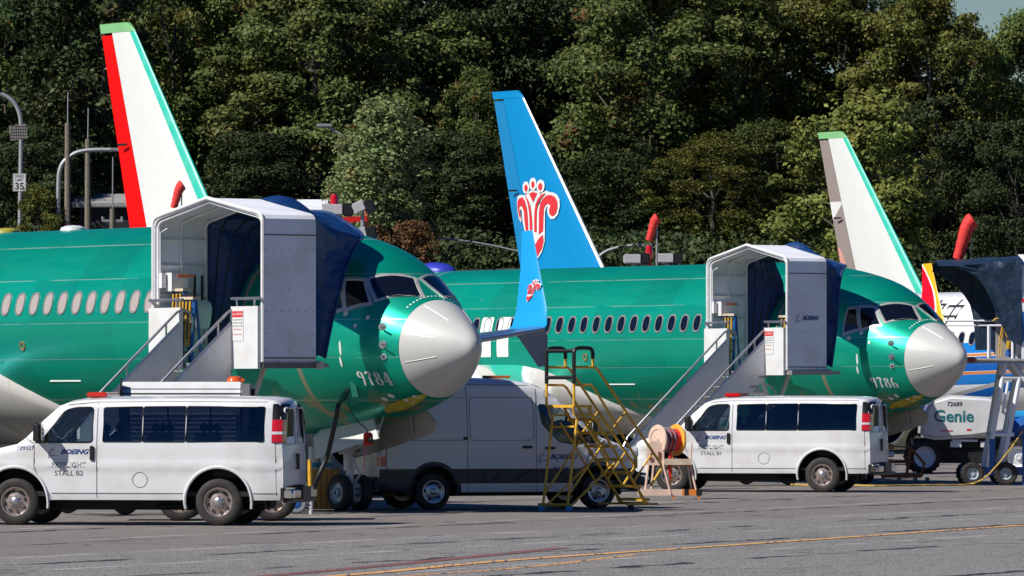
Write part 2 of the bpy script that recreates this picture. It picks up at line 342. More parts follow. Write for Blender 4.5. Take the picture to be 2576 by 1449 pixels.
def plane_pt(A, u, v, z=0): return Vector((A[0] - math.cos(TH) * u - math.sin(TH) * v, A[1] + math.sin(TH) * u - math.cos(TH) * v, z))

def green_skin():
    g = NT('green_primer_skin'); X, Y, Z = g.xyz(); p = g.p
    n = g.noise(.7, detail=6, stretch=((.25, 1, 1.6), 0)); c = g.mix(g.rng(n, .3, .7), (.0, .47, .315), (.0, .38, .235))
    cmb = g.n.new('ShaderNodeCombineXYZ'); g.put(cmb.inputs[0], g.math('FLOOR', g.math('DIVIDE', X, 1.524))); g.put(cmb.inputs[1], g.math('FLOOR', g.math('DIVIDE', g.math('ADD', Z, -4.36), .79)))
    wn = g.n.new('ShaderNodeTexWhiteNoise'); g.l.new(cmb.outputs[0], wn.inputs['Vector']); c = g.mix(g.rng(wn.outputs['Value'], 0, 1, 0, .45), c, (.005, .27, .18))
    st_ = g.noise(1.6, detail=7, stretch=((.5, 1, 4), 0), rough=.65); c = g.mix(g.rng(st_, .52, .75, 0, .5), c, (.01, .25, .18))
    n2 = g.noise(14, detail=3); brk = g.rng(g.noise(1.1, detail=4), .38, .5)
    for z0, hw, a in ((5.02, .005, .7), (4.36, .004, .6), (2.83, .003, .5), (3.52, .003, .5), (2.05, .008, .7)):
        c = g.mix(g.math('MULTIPLY', g.math('MULTIPLY', g.band(Z, z0, hw, .008), a), brk), c, (.45, .62, .55))
    fr = g.math('PINGPONG', X, .508); c = g.mix(g.math('MULTIPLY', g.rng(fr, 0, .008, .22, 0), 1), c, (.12, .42, .32))
    rb = g.math('PINGPONG', Z, .13); c = g.mix(g.rng(rb, 0, .006, .10, 0), c, (.10, .40, .30))
    # tan sealant strip round the lower nose and scattered pale sealant dabs
    c = g.mix(g.math('MULTIPLY', g.math('MULTIPLY', g.band(X, -3.45, .045, .02), g.rng(Z, 2.75, 2.6)), .8), c, (.42, .34, .24))
    c = g.mix(g.math('MULTIPLY', g.math('MULTIPLY', g.band(X, -20.3, .03, .01), g.rng(Z, 4.2, 4.3)), .7), c, (.5, .62, .57))
    vo = g.n.new('ShaderNodeTexVoronoi'); vo.inputs['Scale'].default_value = 1.5; mp = g.n.new('ShaderNodeMapping'); mp.inputs['Scale'].default_value = (1.2, 1, .8); g.l.new(g.tc.outputs['Object'], mp.inputs[0]); g.l.new(mp.outputs[0], vo.inputs['Vector'])
    sp = g.math('MULTIPLY', g.rng(g.math('ADD', vo.outputs['Distance'], g.math('MULTIPLY', n2, .06)), .075, .095, 1, 0), g.rng(g.noise(.5, detail=1), .50, .56, 0, .7))
    c = g.mix(sp, c, (.42, .62, .54))
    low = g.math('MULTIPLY', g.rng(Z, 2.3, 1.9), g.rng(g.noise(2.2, detail=3, stretch=((1, 1, .5), 0)), .56, .60, 0, .8)); c = g.mix(low, c, (.42, .33, .16))  # tan ground reflections on the belly, painted into the colour as patches
    g.put(p.inputs['Base Color'], c); g.put(p.inputs['Roughness'], g.rng(st_, .3, .7, .28, .42)); p.inputs['Metallic'].default_value = .58; p.inputs['Coat Weight'].default_value = .08; p.inputs['Coat Roughness'].default_value = .15
    g.bump(g.noise(.9, detail=2, stretch=((1, 1, 1), 0)), .12, .05); return g.m
def airline_skin():
    g = NT('white_blue_livery_skin'); X, Y, Z = g.xyz(); p = g.p; c = g.mix(g.rng(g.noise(.6), .3, .7), (.80, .81, .82), (.76, .77, .78))
    zz = g.math('ADD', Z, g.math('MULTIPLY', g.math('ADD', X, 12), -.02))
    for z0, hw, col in ((3.58, .16, (.004, .19, .58)), (3.36, .035, (.55, .20, .05)), (3.08, .22, (.003, .10, .42)), (2.80, .04, (.60, .22, .05)), (2.60, .15, (.004, .19, .60))):
        c = g.mix(g.band(zz, z0, hw, .01), c, col)
    z2 = g.math('ADD', Z, g.math('MULTIPLY', g.math('ADD', X, 13.5), -.16))
    for z0, hw, col in ((1.62, .12, (.003, .12, .48)), (1.80, .05, (.42, .42, .42))): c = g.mix(g.band(z2, z0, hw, .01), c, col)
    g.put(p.inputs['Base Color'], c); p.inputs['Roughness'].default_value = .25; p.inputs['Coat Weight'].default_value = .4; return g.m
GREEN, LIVERY = green_skin(), airline_skin()
def fairing_skin():
    g = NT('fairing_primer_patches'); n = g.noise(.45, detail=2); c = g.mix(g.rng(n, .50, .52), (.74, .74, .72), (.56, .54, .50)); X, Y, Z = g.xyz()
    c = g.mix(g.math('MULTIPLY', g.rng(g.noise(.33, detail=1, stretch=((.6, .6, 1.5), .7)), .55, .56), g.rng(X, -15, -15.1)), c, (.03, .42, .30))
    c = g.mix(g.math('MULTIPLY', g.rng(g.math('PINGPONG', X, 1.1), 0, .012, .6, 0), 1), c, (.15, .14, .12)); g.put(g.p.inputs['Base Color'], c); g.p.inputs['Roughness'].default_value = .3; g.p.inputs['Coat Weight'].default_value = .3; return g.m
FAIR = fairing_skin()
frame_pale = mat('window_frame_metal', (.50, .50, .47), .35, .35, var=.15, scale=6)
ring_grey = mat('window_ring', (.30, .27, .26), .4, .3, var=.2, scale=6)
shade_white = mat('window_shade', (.40, .34, .31), .4, coat=.6, var=.1)

def airfoil(n=9):       # (chord fraction, half thickness factor) from leading to trailing edge
    out = []
    for i in range(n + 1):
        x = (1 - math.cos(math.pi * i / n)) / 2; out.append((x, 5 * (.2969 * math.sqrt(x) - .126 * x - .3516 * x * x + .2843 * x ** 3 - .1036 * x ** 4)))
    return out
def foil_part(b, stations, f0, f1, fn, thick=.11, n=10):   # stations: (LE, TE points, normal) ; f0..f1 chord fractions
    rows = []
    for le, te, nv in stations:
        le, te, nv = Vector(le), Vector(te), Vector(nv).normalized(); ch = (te - le).length; ring = []
        fr = [f0 + (f1 - f0) * (1 - math.cos(math.pi * i / n)) / 2 for i in range(n + 1)]
        def t(x): return max(.004, 5 * thick * ch * (.2969 * math.sqrt(x) - .126 * x - .3516 * x * x + .2843 * x ** 3 - .1036 * x ** 4))
        for x in fr: ring.append(le.lerp(te, x) + nv * t(x))
        for x in fr[::-1]: ring.append(le.lerp(te, x) - nv * t(x))
        rows.append(ring)
    b.grid(rows, close=True); k = len(rows[0]); o = len(b.v) - k * len(rows)
    b.add(rows[0], [tuple(range(k))[::-1]]); b.add(rows[-1], [tuple(range(k))]); return b
def windows(root, us, style):
    first = None
    for u in us:
        if first is None:
            def ringpts(hw, hh, off, n=20, e=2.6):
                r = []
                for i in range(n):
                    a = 2 * math.pi * i / n; cx = math.copysign(abs(math.cos(a)) ** (2 / e), math.cos(a)) * hw; cz = math.copysign(abs(math.sin(a)) ** (2 / e), math.sin(a)) * hh
                    q = fus_z(12, 3.91 + cz, off); r.append((cx, q.y, q.z))
                return r
            fb = MB(); fb.grid([ringpts(.158, .228, .002), ringpts(.152, .222, .014), ringpts(.125, .185, .012), ringpts(.122, .182, -.02)], close=True)
            fr = fb.build('cabin_window', ring_grey, root, recalc=False); fr.location = (-u, 0, 0)
            pb = MB(); q = ringpts(.124, .184, .007); pb.add(q, [tuple(range(len(q)))]); pm = [shade_white, dark_glass][style != 'shade']
            pn = pb.build('pane', pm, fr, smooth=0, recalc=False); first = fr
            if style == 'shade':
                q = [(x, y + -.004, min(z, 3.80)) for x, y, z in ringpts(.115, .175, .002)]
        else:
            c = copy_tree(first, root); c.location = (-u, 0, 0)
def surf_quad(bd, quad, off, n=5):   # quad in (u, phi) corners TL TR BR BL
    rows = []
    for i in range(n + 1):
        r = []
        for j in range(n + 1):
            s_, t = j / n, i / n
            u = (quad[0][0] * (1 - s_) + quad[1][0] * s_) * (1 - t) + (quad[3][0] * (1 - s_) + quad[2][0] * s_) * t
            ph = (quad[0][1] * (1 - s_) + quad[1][1] * s_) * (1 - t) + (quad[3][1] * (1 - s_) + quad[2][1] * s_) * t
            r.append(fus(u, ph, off))
        rows.append(r)
    bd.grid(rows)
def shrink(q, f): 
    cu = sum(a for a, _ in q) / 4; cp = sum(b_ for _, b_ in q) / 4; return [(cu + (a - cu) * f, cp + (b_ - cp) * f) for a, b_ in q]
def airliner(A, label, skin=GREEN, number=None, number2=True, win=(), winstyle='dark', fin='red', winglet='blue', gear=True, detail=True):
    root = thing('airliner', label, 'airliner', (A[0], A[1], 0), -TH, 'airliners parked nose to the right')
    green = skin is GREEN
    us = [1.2 + .06 * i for i in range(0, 60)] + [4.8 + .3 * i for i in range(0, 110)]; us = [u for u in us if u < 37.8] + [37.8]
    b = MB(); b.grid([[fus(u, ph) for ph in range(0, 360, 5)] for u in us], close=True); b.add([fus(37.8, ph) for ph in range(0, 360, 5)], [tuple(range(72))])
    b.build('fuselage', skin, root, smooth=50)
    b = MB(); ur = [TIP + (1.19 - TIP) / 1.09 * q_ for q_ in (0, .004, .012, .025, .045, .07, .1, .15, .22, .3, .4, .5, .62, .75, .9, 1.0, 1.09)]; b.grid([[fus(u, ph, .006 if u > TIP + .01 else 0) for ph in range(0, 360, 6)] for u in ur] + [[fus(1.195, ph, -.01) for ph in range(0, 360, 6)]], close=True)
    rd = b.build('radome', grey_radome, root, smooth=60)
    for ph in (-35, 25, 72, 108, 150, -80, -130): b = MB(); b.tube([fus(1.13 - k * .11, ph, .010) for k in range(6)], .006, 5); b.build('lightning_strip', mat('diverter_metal', (.62, .61, .58), .3, .3), rd)
    # cockpit windows
    W = [[(2.24, 37.5), (1.84, 4), (1.37, 14.5), (1.86, 48)], [(2.60, 47.5), (2.30, 41), (1.94, 54), (2.32, 66)], [(2.86, 53), (2.68, 50), (2.40, 67), (2.76, 74)]]
    W += [[(a, -ph) for a, ph in q] for q in W]
    for i, q in enumerate(W):
        f = MB(); s_ = 1 if i < 3 else -1
        outer = shrink(q, 1.16 if i % 3 == 0 else 1.25); n = 6; rows = []
        def edge(quad, off):
            pts = []
            for k in range(4):
                a0, a1 = quad[k], quad[(k + 1) % 4]
                for j in range(n): t = j / n; pts.append(fus(a0[0] + (a1[0] - a0[0]) * t, a0[1] + (a1[1] - a0[1]) * t, off))
            return pts
        f.grid([edge(outer, .001), edge(outer, .014), edge(q, .016), edge(shrink(q, .96), .004)], close=True)
        fo = f.build('cockpit_window', frame_pale, root); g_ = MB(); surf_quad(g_, q, .006, 8); g_.build('pane', dark_glass, fo)
        if i in (0, 3) and detail:
            wb = MB(); wb.tube([fus(1.38, s_ * 18, .03), fus(1.48, s_ * 26, .045), fus(1.72, s_ * 40, .03)], .009, 5); wb.build('wiper', black, fo)
    windows(root, win, winstyle)
    if detail and green:
        b = MB()           # rivet dabs around the radome rim
        for ph in range(-26, 40, 5):
            c = fus(1.32, ph, .012); e = [fus(1.32 + .018 * math.cos(a), ph + 1.3 * math.sin(a), .012) for a in [k * math.pi / 4 for k in range(8)]]; b.add(e, [tuple(range(8))])
        b.build('fastener_dabs', decal_white, root, smooth=0, recalc=False)
        for u0, z0 in ((1.54, 3.38), (1.48, 3.06)):
            b = MB(); c = fus_z(u0, z0, .0); nrm = Vector((.55, -.83, 0)).normalized()
            b.lathe([(.075, -.01), (.075, .02), (.0, .022)], c, nrm, 14); b.tube([c, c + nrm * .09, c + nrm * .11 + Vector((.12, 0, 0))], .015, 6); b.build('pitot_probe', steel, root)
        b = MB(); c = fus_z(1.48, 2.84, 0); b.lathe([(.06, -.01), (.06, .02), (.03, .022), (.03, -.0)], c, (.55, -.83, 0), 14); b.tube([c, c + Vector((.03, -.1, 0))], .012, 6); b.build('air_data_vane', grey_metal, root)
        for i, (u0, z0, a_, c_) in enumerate([(2.3, 3.62, .05, .07), (1.85, 3.55, .035, .06), (2.05, 3.4, .03, .06), (2.35, 3.0, .025, .2), (2.38, 2.75, .025, .14), (1.9, 2.08, .05, .05), (1.72, 2.14, .05, .06), (1.55, 2.05, .06, .05), (1.35, 2.12, .05, .04), (2.6, 3.5, .06, .08)]):
            b = MB(); b.add([fus_z(u0 + a_ * math.cos(t), z0 + c_ * math.sin(t) * .7, .009) for t in [k * math.pi / 5 for k in range(10)]], [tuple(range(10))]); b.build('sealant_patch', decal_white, root, smooth=0, recalc=False)
        b = MB(); b.grid([[fus(1.70 + .52 * r_ * math.cos(t), 160 + 8 * r_ * math.sin(t), .008) for t in [k * math.pi / 12 for k in range(25)]] for r_ in (1, .75, .5, .25, .01)]); b.build('yellow_antenna_panel', yellowgreen, root, smooth=0, recalc=False)
        for u0 in (12.4,): 
            b = MB(); c = fus_z(u0, 3.1, .005); b.lathe([(.10, -.02), (.10, .01), (.05, .012), (.045, -.02)], c, (0, -1, -.1), 14); b.build('drain_port', mat('port_bronze', (.30, .25, .12), .4, .5), root)
        b = MB(); b.box(fus_z(11.2, 2.42, .0), (1.1, .012, .03)); b.build('static_strip', decal_white, root)
    if number:
        it = stencil(number, .25); decal(it, lambda x, y: fus_z(1.80 - x, 2.45 + y, .012), 'fleet_number', decal_white, root)
        if number2:
            it = stencil(number[:2] + number[2:], .25); decal(it, lambda x, y: fus_z(7.9 - x, 2.50 + y, .012), 'fleet_number', decal_white, root)
    # open forward service door (seen through the stand canopy) : dark opening with an arched frame
    if detail and green:
        b = MB(); n = 16; fr_, inn = [], []
        def dr(k, e):
            a = 2 * math.pi * k / 32; cx = math.copysign(abs(math.cos(a)) ** .55, math.cos(a)) * (.40 + e); cz = math.copysign(abs(math.sin(a)) ** .55, math.sin(a)) * (.86 + e); return (4.48 + cx, 3.66 + cz)
        b.grid([[fus_z(*dr(k, .07), .004) for k in range(32)], [fus_z(*dr(k, .07), .02) for k in range(32)], [fus_z(*dr(k, 0), .02) for k in range(32)], [fus_z(*dr(k, 0), -.0) for k in range(32)]], close=True)
        d = b.build('service_door_frame', mat('door_frame_tan', (.34, .30, .25), .5, .2), root)
        b = MB(); b.add([fus_z(*dr(k, .01), .006) for k in range(32)], [tuple(range(32))]); b.build('doorway', mat('cabin_dark', (.012, .012, .014), .8), d, smooth=0, recalc=False)
    # wing body fairing
    ztop = lambda u: float(np.interp(u, [10.2, 11.0, 12.0, 12.8, 13.5, 14.3, 15.2, 22, 24, 26.5], [1.36, 1.62, 1.98, 2.30, 2.58, 2.80, 2.93, 2.95, 2.5, 1.6]))
    b = MB(); rows = []
    for u in [10.2 + .3 * i for i in range(55)]:
        zt = ztop(u); c = max(-1, min(1, (zt - ZC(u)) / (ZC(u) - ZB(u)))); p0 = math.degrees(math.acos(c)); grow = min(1, (u - 10.2) / 3) * .22 + .02; r = []
        for k in range(31):
            t = k / 30; ph = p0 + (360 - 2 * p0) * t; e = math.sin(math.pi * t) ** .35 if 0 < t < 1 else 0; r.append(fus(u, ph, -.01 + (grow) * e))
        rows.append(r)
    b.grid(rows); b.build('wing_body_fairing', FAIR if green else skin, root, smooth=60)
    # wings with split winglets
    wl_m = {'blue': mat('pale_blue_livery', (.01, .30, .66), .4, spec=.3, coat=.2, var=.03), 'redyellow': MATS.get('red_yellow_livery'), 'white': primer_white}[winglet]
    for sd in (1, -1):
        b = MB(); st = [((14.0, 1.7, 2.05), (21.2, 1.7, 1.95)), ((15.6, 5.2, 2.45), (20.9, 5.2, 2.4)), ((18.2, 10.8, 2.98), (21.6, 10.8, 2.95)), ((20.95, 17.2, 3.62), (22.35, 17.2, 3.60))]
        foil_part(b, [(uvz(l[0], sd * l[1], l[2]), uvz(t[0], sd * t[1], t[2]), (0, 0, 1)) for l, t in st], 0, 1, None, .10, 12)
        wg = b.build('wing', mat('wing_grey', (.50, .52, .54), .35, .3, coat=.2) if winglet != 'blue' else mat('wing_blue', (.16, .24, .38), .25, .6, coat=.3), root, smooth=50)
        b = MB(); st = [((20.98, 17.15, 3.60), (22.38, 17.15, 3.58)), ((21.1, 17.35, 3.72), (22.4, 17.35, 3.70)), ((21.3, 17.5, 4.1), (22.42, 17.5, 4.1)), ((21.95, 17.75, 5.1), (22.6, 17.75, 5.1)), ((22.35, 17.88, 5.86), (22.75, 17.88, 5.84))]
        foil_part(b, [(uvz(l[0], sd * l[1], l[2]), uvz(t[0], sd * t[1], t[2]), (0, 1, .15)) for l, t in st], 0, 1, None, .08, 10); w1 = b.build('winglet', wl_m, wg, smooth=50)
        b = MB(); st = [((20.98, 17.2, 3.62), (22.3, 17.2, 3.6)), ((21.2, 17.45, 3.45), (22.25, 17.45, 3.4)), ((21.85, 17.9, 2.80), (22.15, 17.9, 2.78))]
        foil_part(b, [(uvz(l[0], sd * l[1], l[2]), uvz(t[0], sd * t[1], t[2]), (0, 1, -.4)) for l, t in st], 0, 1, None, .08, 10); b.build('winglet', mat('winglet_lower_blue', (.01, .10, .30), .25, .3, coat=.5) if winglet == 'blue' else wl_m, wg, smooth=50)
        if winglet == 'blue' and sd == -1:
            emblem(.00042, lambda x, y, e: uvz(21.92 - x - y * -.40 * -1.0, -float(np.interp(4.50 + y, [3.72, 4.1, 5.1, 5.86], [17.35, 17.5, 17.75, 17.88])) + e, 4.50 + y), wg, .055)
        # engine
        b = MB(); ev = sd * 4.85; b.lathe([(.80, 0), (.92, -.05), (1.0, -.3), (1.06, -1.2), (1.02, -2.2), (.80, -3.2), (.45, -3.9), (.42, -3.5)], (-10.6, -ev, 1.45), (1, 0, 0), 32)
        en = b.build('engine', primer_white if not green else mat('nacelle_grey', (.55, .57, .58), .35, .2), root, smooth=50)
        b = MB(); b.lathe([(.0, -.55), (.25, -.7), (.80, -.75), (.80, -.02)], (-10.6, -ev, 1.45), (1, 0, 0), 24); b.build('fan', dark, en)
        b = MB(); foil_part(b, [(uvz(11.6, ev, 2.35), uvz(17, ev, 2.2), (0, 1, 0)), (uvz(13.2, ev, 2.75), uvz(17, ev, 2.5), (0, 1, 0))], 0, 1, None, .06); b.build('pylon', primer_white, en)
        # tailplane and main gear
        b = MB(); foil_part(b, [(uvz(33.0, sd * .4, 4.75), uvz(36.6, sd * .4, 4.75), (0, 0, 1)), (uvz(36.6, sd * 7.1, 5.5), uvz(37.8, sd * 7.1, 5.5), (0, 0, 1))], 0, 1, None, .09); b.build('tailplane', primer_white, root)
        b = MB(); b.tube([uvz(17.6, sd * 2.86, .55), uvz(17.6, sd * 2.86, 2.3)], .11, 10); mg = b.build('main_gear', white_paint, root)
        for dv in (-.42, .42):
            b = MB(); b.lathe([(.30, -.17), (.52, -.17), (.565, -.08), (.565, .08), (.52, .17), (.30, .17)], uvz(17.6, sd * 2.86 + dv, .565), (0, 1, 0), 24); wh = b.build('wheel', rubber, mg)
            b = MB(); b.lathe([(0, -.08), (.30, -.12), (.30, .12), (0, .08)], uvz(17.6, sd * 2.86 + dv, .565), (0, 1, 0), 20); b.build('rim', alu, wh)
    # nose gear
    b = MB(); g0 = 4.02
    b.tube([uvz(g0 - .05, 0, .36), uvz(g0 + .02, 0, 1.75)], [.06, .085], 10); b.tube([uvz(g0, 0, .75), uvz(g0 + .02, 0, 1.7)], .11, 10); b.tube([uvz(g0 - .02, -.28, .343), uvz(g0 - .02, .28, .343)], .05, 8)
    b.tube([uvz(g0, 0, 1.0), uvz(g0 - 1.0, 0, 1.62)], .04, 6); b.tube([uvz(g0, .1, 1.1), uvz(g0 + .35, .15, 1.5)], .03, 6); b.tube([uvz(g0 - .08, 0, .45), uvz(g0 - .35, 0, .68), uvz(g0 - .1, 0, .95)], .03, 6); b.box(uvz(g0 - .1, .12, 1.12), (.28, .2, .14))
    for k in range(5): b.tube([uvz(g0 - .1, .08 - .04 * k, .8 + .1 * k), uvz(g0 - .2, .14 - .05 * k, 1.0 + .05 * k), uvz(g0 + .05, .1, 1.4)], .014, 5)
    ng = b.build('nose_gear', white_paint, root)
    b = MB(); b.tube([uvz(g0 - .08, -.04, 1.05), uvz(g0 - .5, .02, 1.10)], .07, 8); b.build('taxi_light', grey_metal, ng)
    for dv in (-.22, .22):
        c = uvz(g0 - .02, dv, .343); b = MB(); b.lathe([(.20, -.09), (.29, -.10), (.335, -.06), (.343, 0), (.335, .06), (.29, .10), (.20, .09)], c, (0, 1, 0), 28); wh = b.build('wheel', rubber, ng)
        b = MB(); b.lathe([(.03, -.11), (.07, -.10), (.09, -.05), (.17, -.045), (.205, -.092), (.205, .09), (.17, .045), (.09, .05), (.03, .11)], c, (0, 1, 0), 24); b.build('rim', mat('gear_rim', (.36, .42, .48), .4, .5), wh)
    for sd in (1, -1):
        pts = [uvz(2.15, sd * .36, ZB(2.15) + .12), uvz(3.2, sd * .40, ZB(3.2) + .08), uvz(4.25, sd * .42, ZB(4.25) + .03), uvz(4.4, sd * .48, ZB(4.4) - .12), uvz(4.2, sd * .50, ZB(4.2) - .46), uvz(3.1, sd * .48, ZB(3.1) - .38), uvz(2.95, sd * .47, ZB(3) - .36), uvz(1.95, sd * .44, ZB(2.05) - .36), uvz(1.80, sd * .40, ZB(2) - .16)] if sd < 0 else \
              [uvz(2.75, .36, ZB(2.75) + .06), uvz(3.4, .40, ZB(3.4) + .05), uvz(4.35, .42, ZB(4.35) + .03), uvz(4.5, .48, ZB(4.5) - .10), uvz(4.38, .52, ZB(4.3) - .52), uvz(3.2, .50, ZB(3.2) - .38), uvz(2.45, .46, ZB(2.6) - .34), uvz(2.6, .40, ZB(2.6) - .15)]
        b = MB(); b.prism(pts, (0, .03 * sd, 0)); gd = b.build('gear_door', mat('door_inner_tan', (.40, .36, .32), .45, var=.15) if sd < 0 else mat('door_white', (.62, .64, .62), .4, coat=.2, var=.05), root, smooth=0)
        for hp in ([uvz(2.5, sd * .3, 1.75), uvz(2.55, sd * .42, 1.35)], [uvz(3.7, sd * .3, 1.6), uvz(3.7, sd * .44, 1.2)]): b = MB(); b.tube(hp, .02, 5); b.build('hinge', grey_metal, gd)
    b = MB(); b.add([fus(u, ph, .008) for u, ph in [(1.95, 172), (4.5, 170), (4.5, 190), (1.95, 188)]], [(0, 1, 2, 3)]); b.build('gear_bay', dark, root, smooth=0, recalc=False)
    # fin
    z0 = 5.0; LE = lambda z: 35.98 + (z - 12.65) * .77; TE = lambda z: 37.6 + (z - 12.65) * .265; HG = lambda z: 37.0 + (z - 12.65) * .335
    def st(zs, a, c_): return [(uvz(a(z), 0, z), uvz(c_(z), 0, z), (0, 1, 0)) for z in zs]
    def foil(zs, fa, fb, thick=.085):
        rows = []
        for z in zs:
            l, t = LE(z), TE(z); ch = t - l; A_, B_ = fa(z), fb(z); ring = []; n = 8
            def T(u): x = max(0, min(1, (u - l) / ch)); return max(.006, 5 * thick * ch * (.2969 * math.sqrt(x) - .126 * x - .3516 * x * x + .2843 * x ** 3 - .1036 * x ** 4))
            fr = [A_ + (B_ - A_) * (1 - math.cos(math.pi * i / n)) / 2 for i in range(n + 1)]
            ring = [uvz(u, T(u), z) for u in fr] + [uvz(u, -T(u), z) for u in fr[::-1]]; rows.append(ring)
        b = MB(); b.grid(rows, close=True); k = len(rows[0]); b.add(rows[0], [tuple(range(k))[::-1]]); b.add(rows[-1], [tuple(range(k))]); return b
    lew = (lambda z: LE(z) + .07 + (12.3 - z) * .006) if fin == 'blue' else (lambda z: LE(z) + .22 + (12.3 - z) * .03); eps = .004
    zs = [4.9, 5.5, 6.2, 7, 8, 9, 10, 11, 12.38]
    fm = {'red': (primer_white, mat('fin_edge_green', (.03, .50, .36), .35, coat=.3, var=.2, scale=2, dirt=(.12, .55, .42)), red_fin, lightgreen), 'blue': (blue_fin, mat('fin_edge_white', (.7, .71, .72), .3, .3), mat('rudder_blue', (.001, .20, .46), .35, coat=.2, var=.05), blue_fin),
          'patch': (primer_white, MATS.get('fin_edge_green') or mat('fin_edge_green', (.03, .50, .36), .35), MATS.get('rudder_patches'), lightgreen)}[fin]
    fo = foil(zs, lambda z: lew(z), lambda z: HG(z)).build('fin', fm[0], root, smooth=50)
    foil(zs, lambda z: LE(z), lambda z: lew(z) - eps).build('leading_edge', fm[1], fo, smooth=50)
    foil([5.3, 6, 7, 8, 9, 10, 11, 12.32], lambda z: HG(z) + .02, lambda z: TE(z)).build('rudder', fm[2], root, smooth=50)
    foil([12.39, 12.45, 12.55, 12.65], lambda z: LE(z) + max(0, z - 12.45) * .8, lambda z: TE(z) + .03).build('tip_cap', fm[3], fo, smooth=50)
    b = MB(); b.grid([[uvz(u, 0, 5.3 + (1.35 * max(0, (u - 27.6) / 5.0) ** 2.2)) + Vector((0, .09 * sd * min(1, (u - 27.6)), -.0)) for u in [27.6 + .3 * k for k in range(17)]] for sd in (-.9, -.45, 0, .45, .9)])
    rows = []
    for k in range(17):
        u = 27.6 + .3 * k; h = 5.36 + 1.3 * ((u - 27.6) / 4.8) ** 2.4; wd = .04 + .05 * (u - 27.6); rows.append([uvz(u, -wd - .12, 5.2), uvz(u, -wd * .6, (5.2 + h) / 2), uvz(u, -wd * .2, h - .02), uvz(u, 0, h), uvz(u, wd * .2, h - .02), uvz(u, wd * .6, (5.2 + h) / 2), uvz(u, wd + .12, 5.2)])
    b = MB(); b.grid(rows); b.build('dorsal_fairing', primer_white if fin != 'blue' else mat('fin_edge_white', (.7, .71, .72), .3), fo, smooth=60)
    b = MB(); b.tube([uvz(36.0, .16, 9.2), uvz(36.35, .22, 9.2)], .035, 6); b.build('rudder_lock', black, fo)
    return root
def flower(sc, red_part, k=1.69):   # kapok bloom emblem: (x, y, layer) loops traced as filled shapes
    E = lambda cx, cy, rx, ry: [(cx + rx * math.cos(t), cy + ry * math.sin(t)) for t in [i * math.pi / 10 for i in range(20)]]
    if red_part:
        L = [E(278, 252, 27, 52), E(387, 205, 25, 50), E(498, 243, 32, 55), [(325, 335), (385, 315), (455, 335), (385, 460)],
            [(180, 712), (158, 650), (137, 540), (138, 440), (165, 400), (220, 385), (255, 430), (280, 520), (297, 620), (305, 800), (308, 930), (280, 925), (262, 850), (245, 720), (240, 600), (215, 530), (190, 510), (165, 530), (170, 580), (188, 660)],
            [(255, 362), (285, 385), (320, 450), (350, 560), (368, 700), (372, 850), (360, 930), (335, 930), (330, 800), (325, 640), (310, 520), (285, 430)],
            [(580, 340), (520, 355), (460, 420), (425, 500), (408, 600), (402, 750), (402, 900), (440, 900), (440, 750), (445, 600), (460, 500), (500, 420)],
            [(680, 682), (640, 655), (628, 590), (650, 530), (620, 495), (580, 505), (555, 560), (548, 700), (540, 890), (500, 920), (472, 940), (475, 800), (478, 620), (495, 500), (530, 430), (590, 375), (650, 370), (710, 400), (745, 470), (750, 560), (735, 630), (710, 665)],
            [(268, 985), (320, 1060), (360, 990), (420, 1080), (460, 1010), (535, 940), (548, 1040), (520, 1150), (430, 1280), (350, 1180), (295, 1080)],
            [(276, 300), (282, 300), (282, 360), (276, 360)], [(383, 250), (389, 250), (389, 320), (383, 320)], [(494, 290), (500, 290), (500, 360), (494, 360)]]
        ly = [0] * len(L)
    else:
        L = [[(185, 750), (150, 690), (130, 560), (125, 440), (145, 360), (200, 350), (270, 360), (300, 330), (330, 300), (380, 290), (440, 300), (500, 345), (590, 300), (620, 325), (680, 335), (735, 370), (770, 440), (778, 540), (755, 660), (700, 722), (650, 718), (615, 660), (600, 600), (605, 530), (585, 545), (568, 620), (565, 760), (565, 900), (560, 1050), (520, 1190), (425, 1325), (330, 1200), (275, 1060), (250, 900), (215, 740), (205, 600), (195, 550), (180, 560), (175, 600), (200, 700)],
            E(275, 245, 52, 90), E(385, 200, 55, 95), E(500, 235, 60, 95)]
        ly = [0, 1, 2, 3]
    V, Fc = [], []
    for lp, q in zip(L, ly):
        o = len(V); V += [((x - 400) * sc * k, (700 - y) * sc, q) for x, y in lp]; Fc.append(tuple(range(o, o + len(lp))))
    return V, Fc
def emblem(sc, fn, parent, e0, k=1.69):
    for nm, m_, rp, e in (('emblem_outline', decal_white, False, e0), ('emblem', decal_red, True, e0 + .012)):
        V, Fc = flower(sc, rp, k); b = MB(); b.add([fn(x, y, e + .002 * q) for x, y, q in V], Fc); b.build(nm, m_, parent, smooth=0, recalc=False)
g = NT('red_yellow_livery'); X, Y, Z = g.xyz(); t = g.math('ADD', X, g.math('MULTIPLY', g.math('POWER', g.math('SUBTRACT', Z, 4.5), 2), .32))
s_ = g.math('ADD', g.math('MULTIPLY', Z, -.30), -20.45)   # the curved boundary between the two colours
tt = g.math('SUBTRACT', t, s_); c = g.mix(g.rng(tt, 0, .005), (.75, .0, .012), (.85, .40, .004)); c = g.mix(g.band(tt, 0, .03, .004), c, (.8, .8, .78)); g.put(g.p.inputs['Base Color'], c); g.p.inputs['Roughness'].default_value = .3
g = NT('rudder_patches'); X, Y, Z = g.xyz(); c = g.mix(g.rng(Z, 9.85, 9.86), (.68, .69, .68), (.28, .235, .215))
bd = g.math('ADD', g.math('MULTIPLY', X, -.9), -22.9); c = g.mix(g.rng(g.math('ADD', Z, g.math('MULTIPLY', g.math('ADD', X, 36.6), -1.0)), 9.21, 9.20), c, (.28, .235, .215))
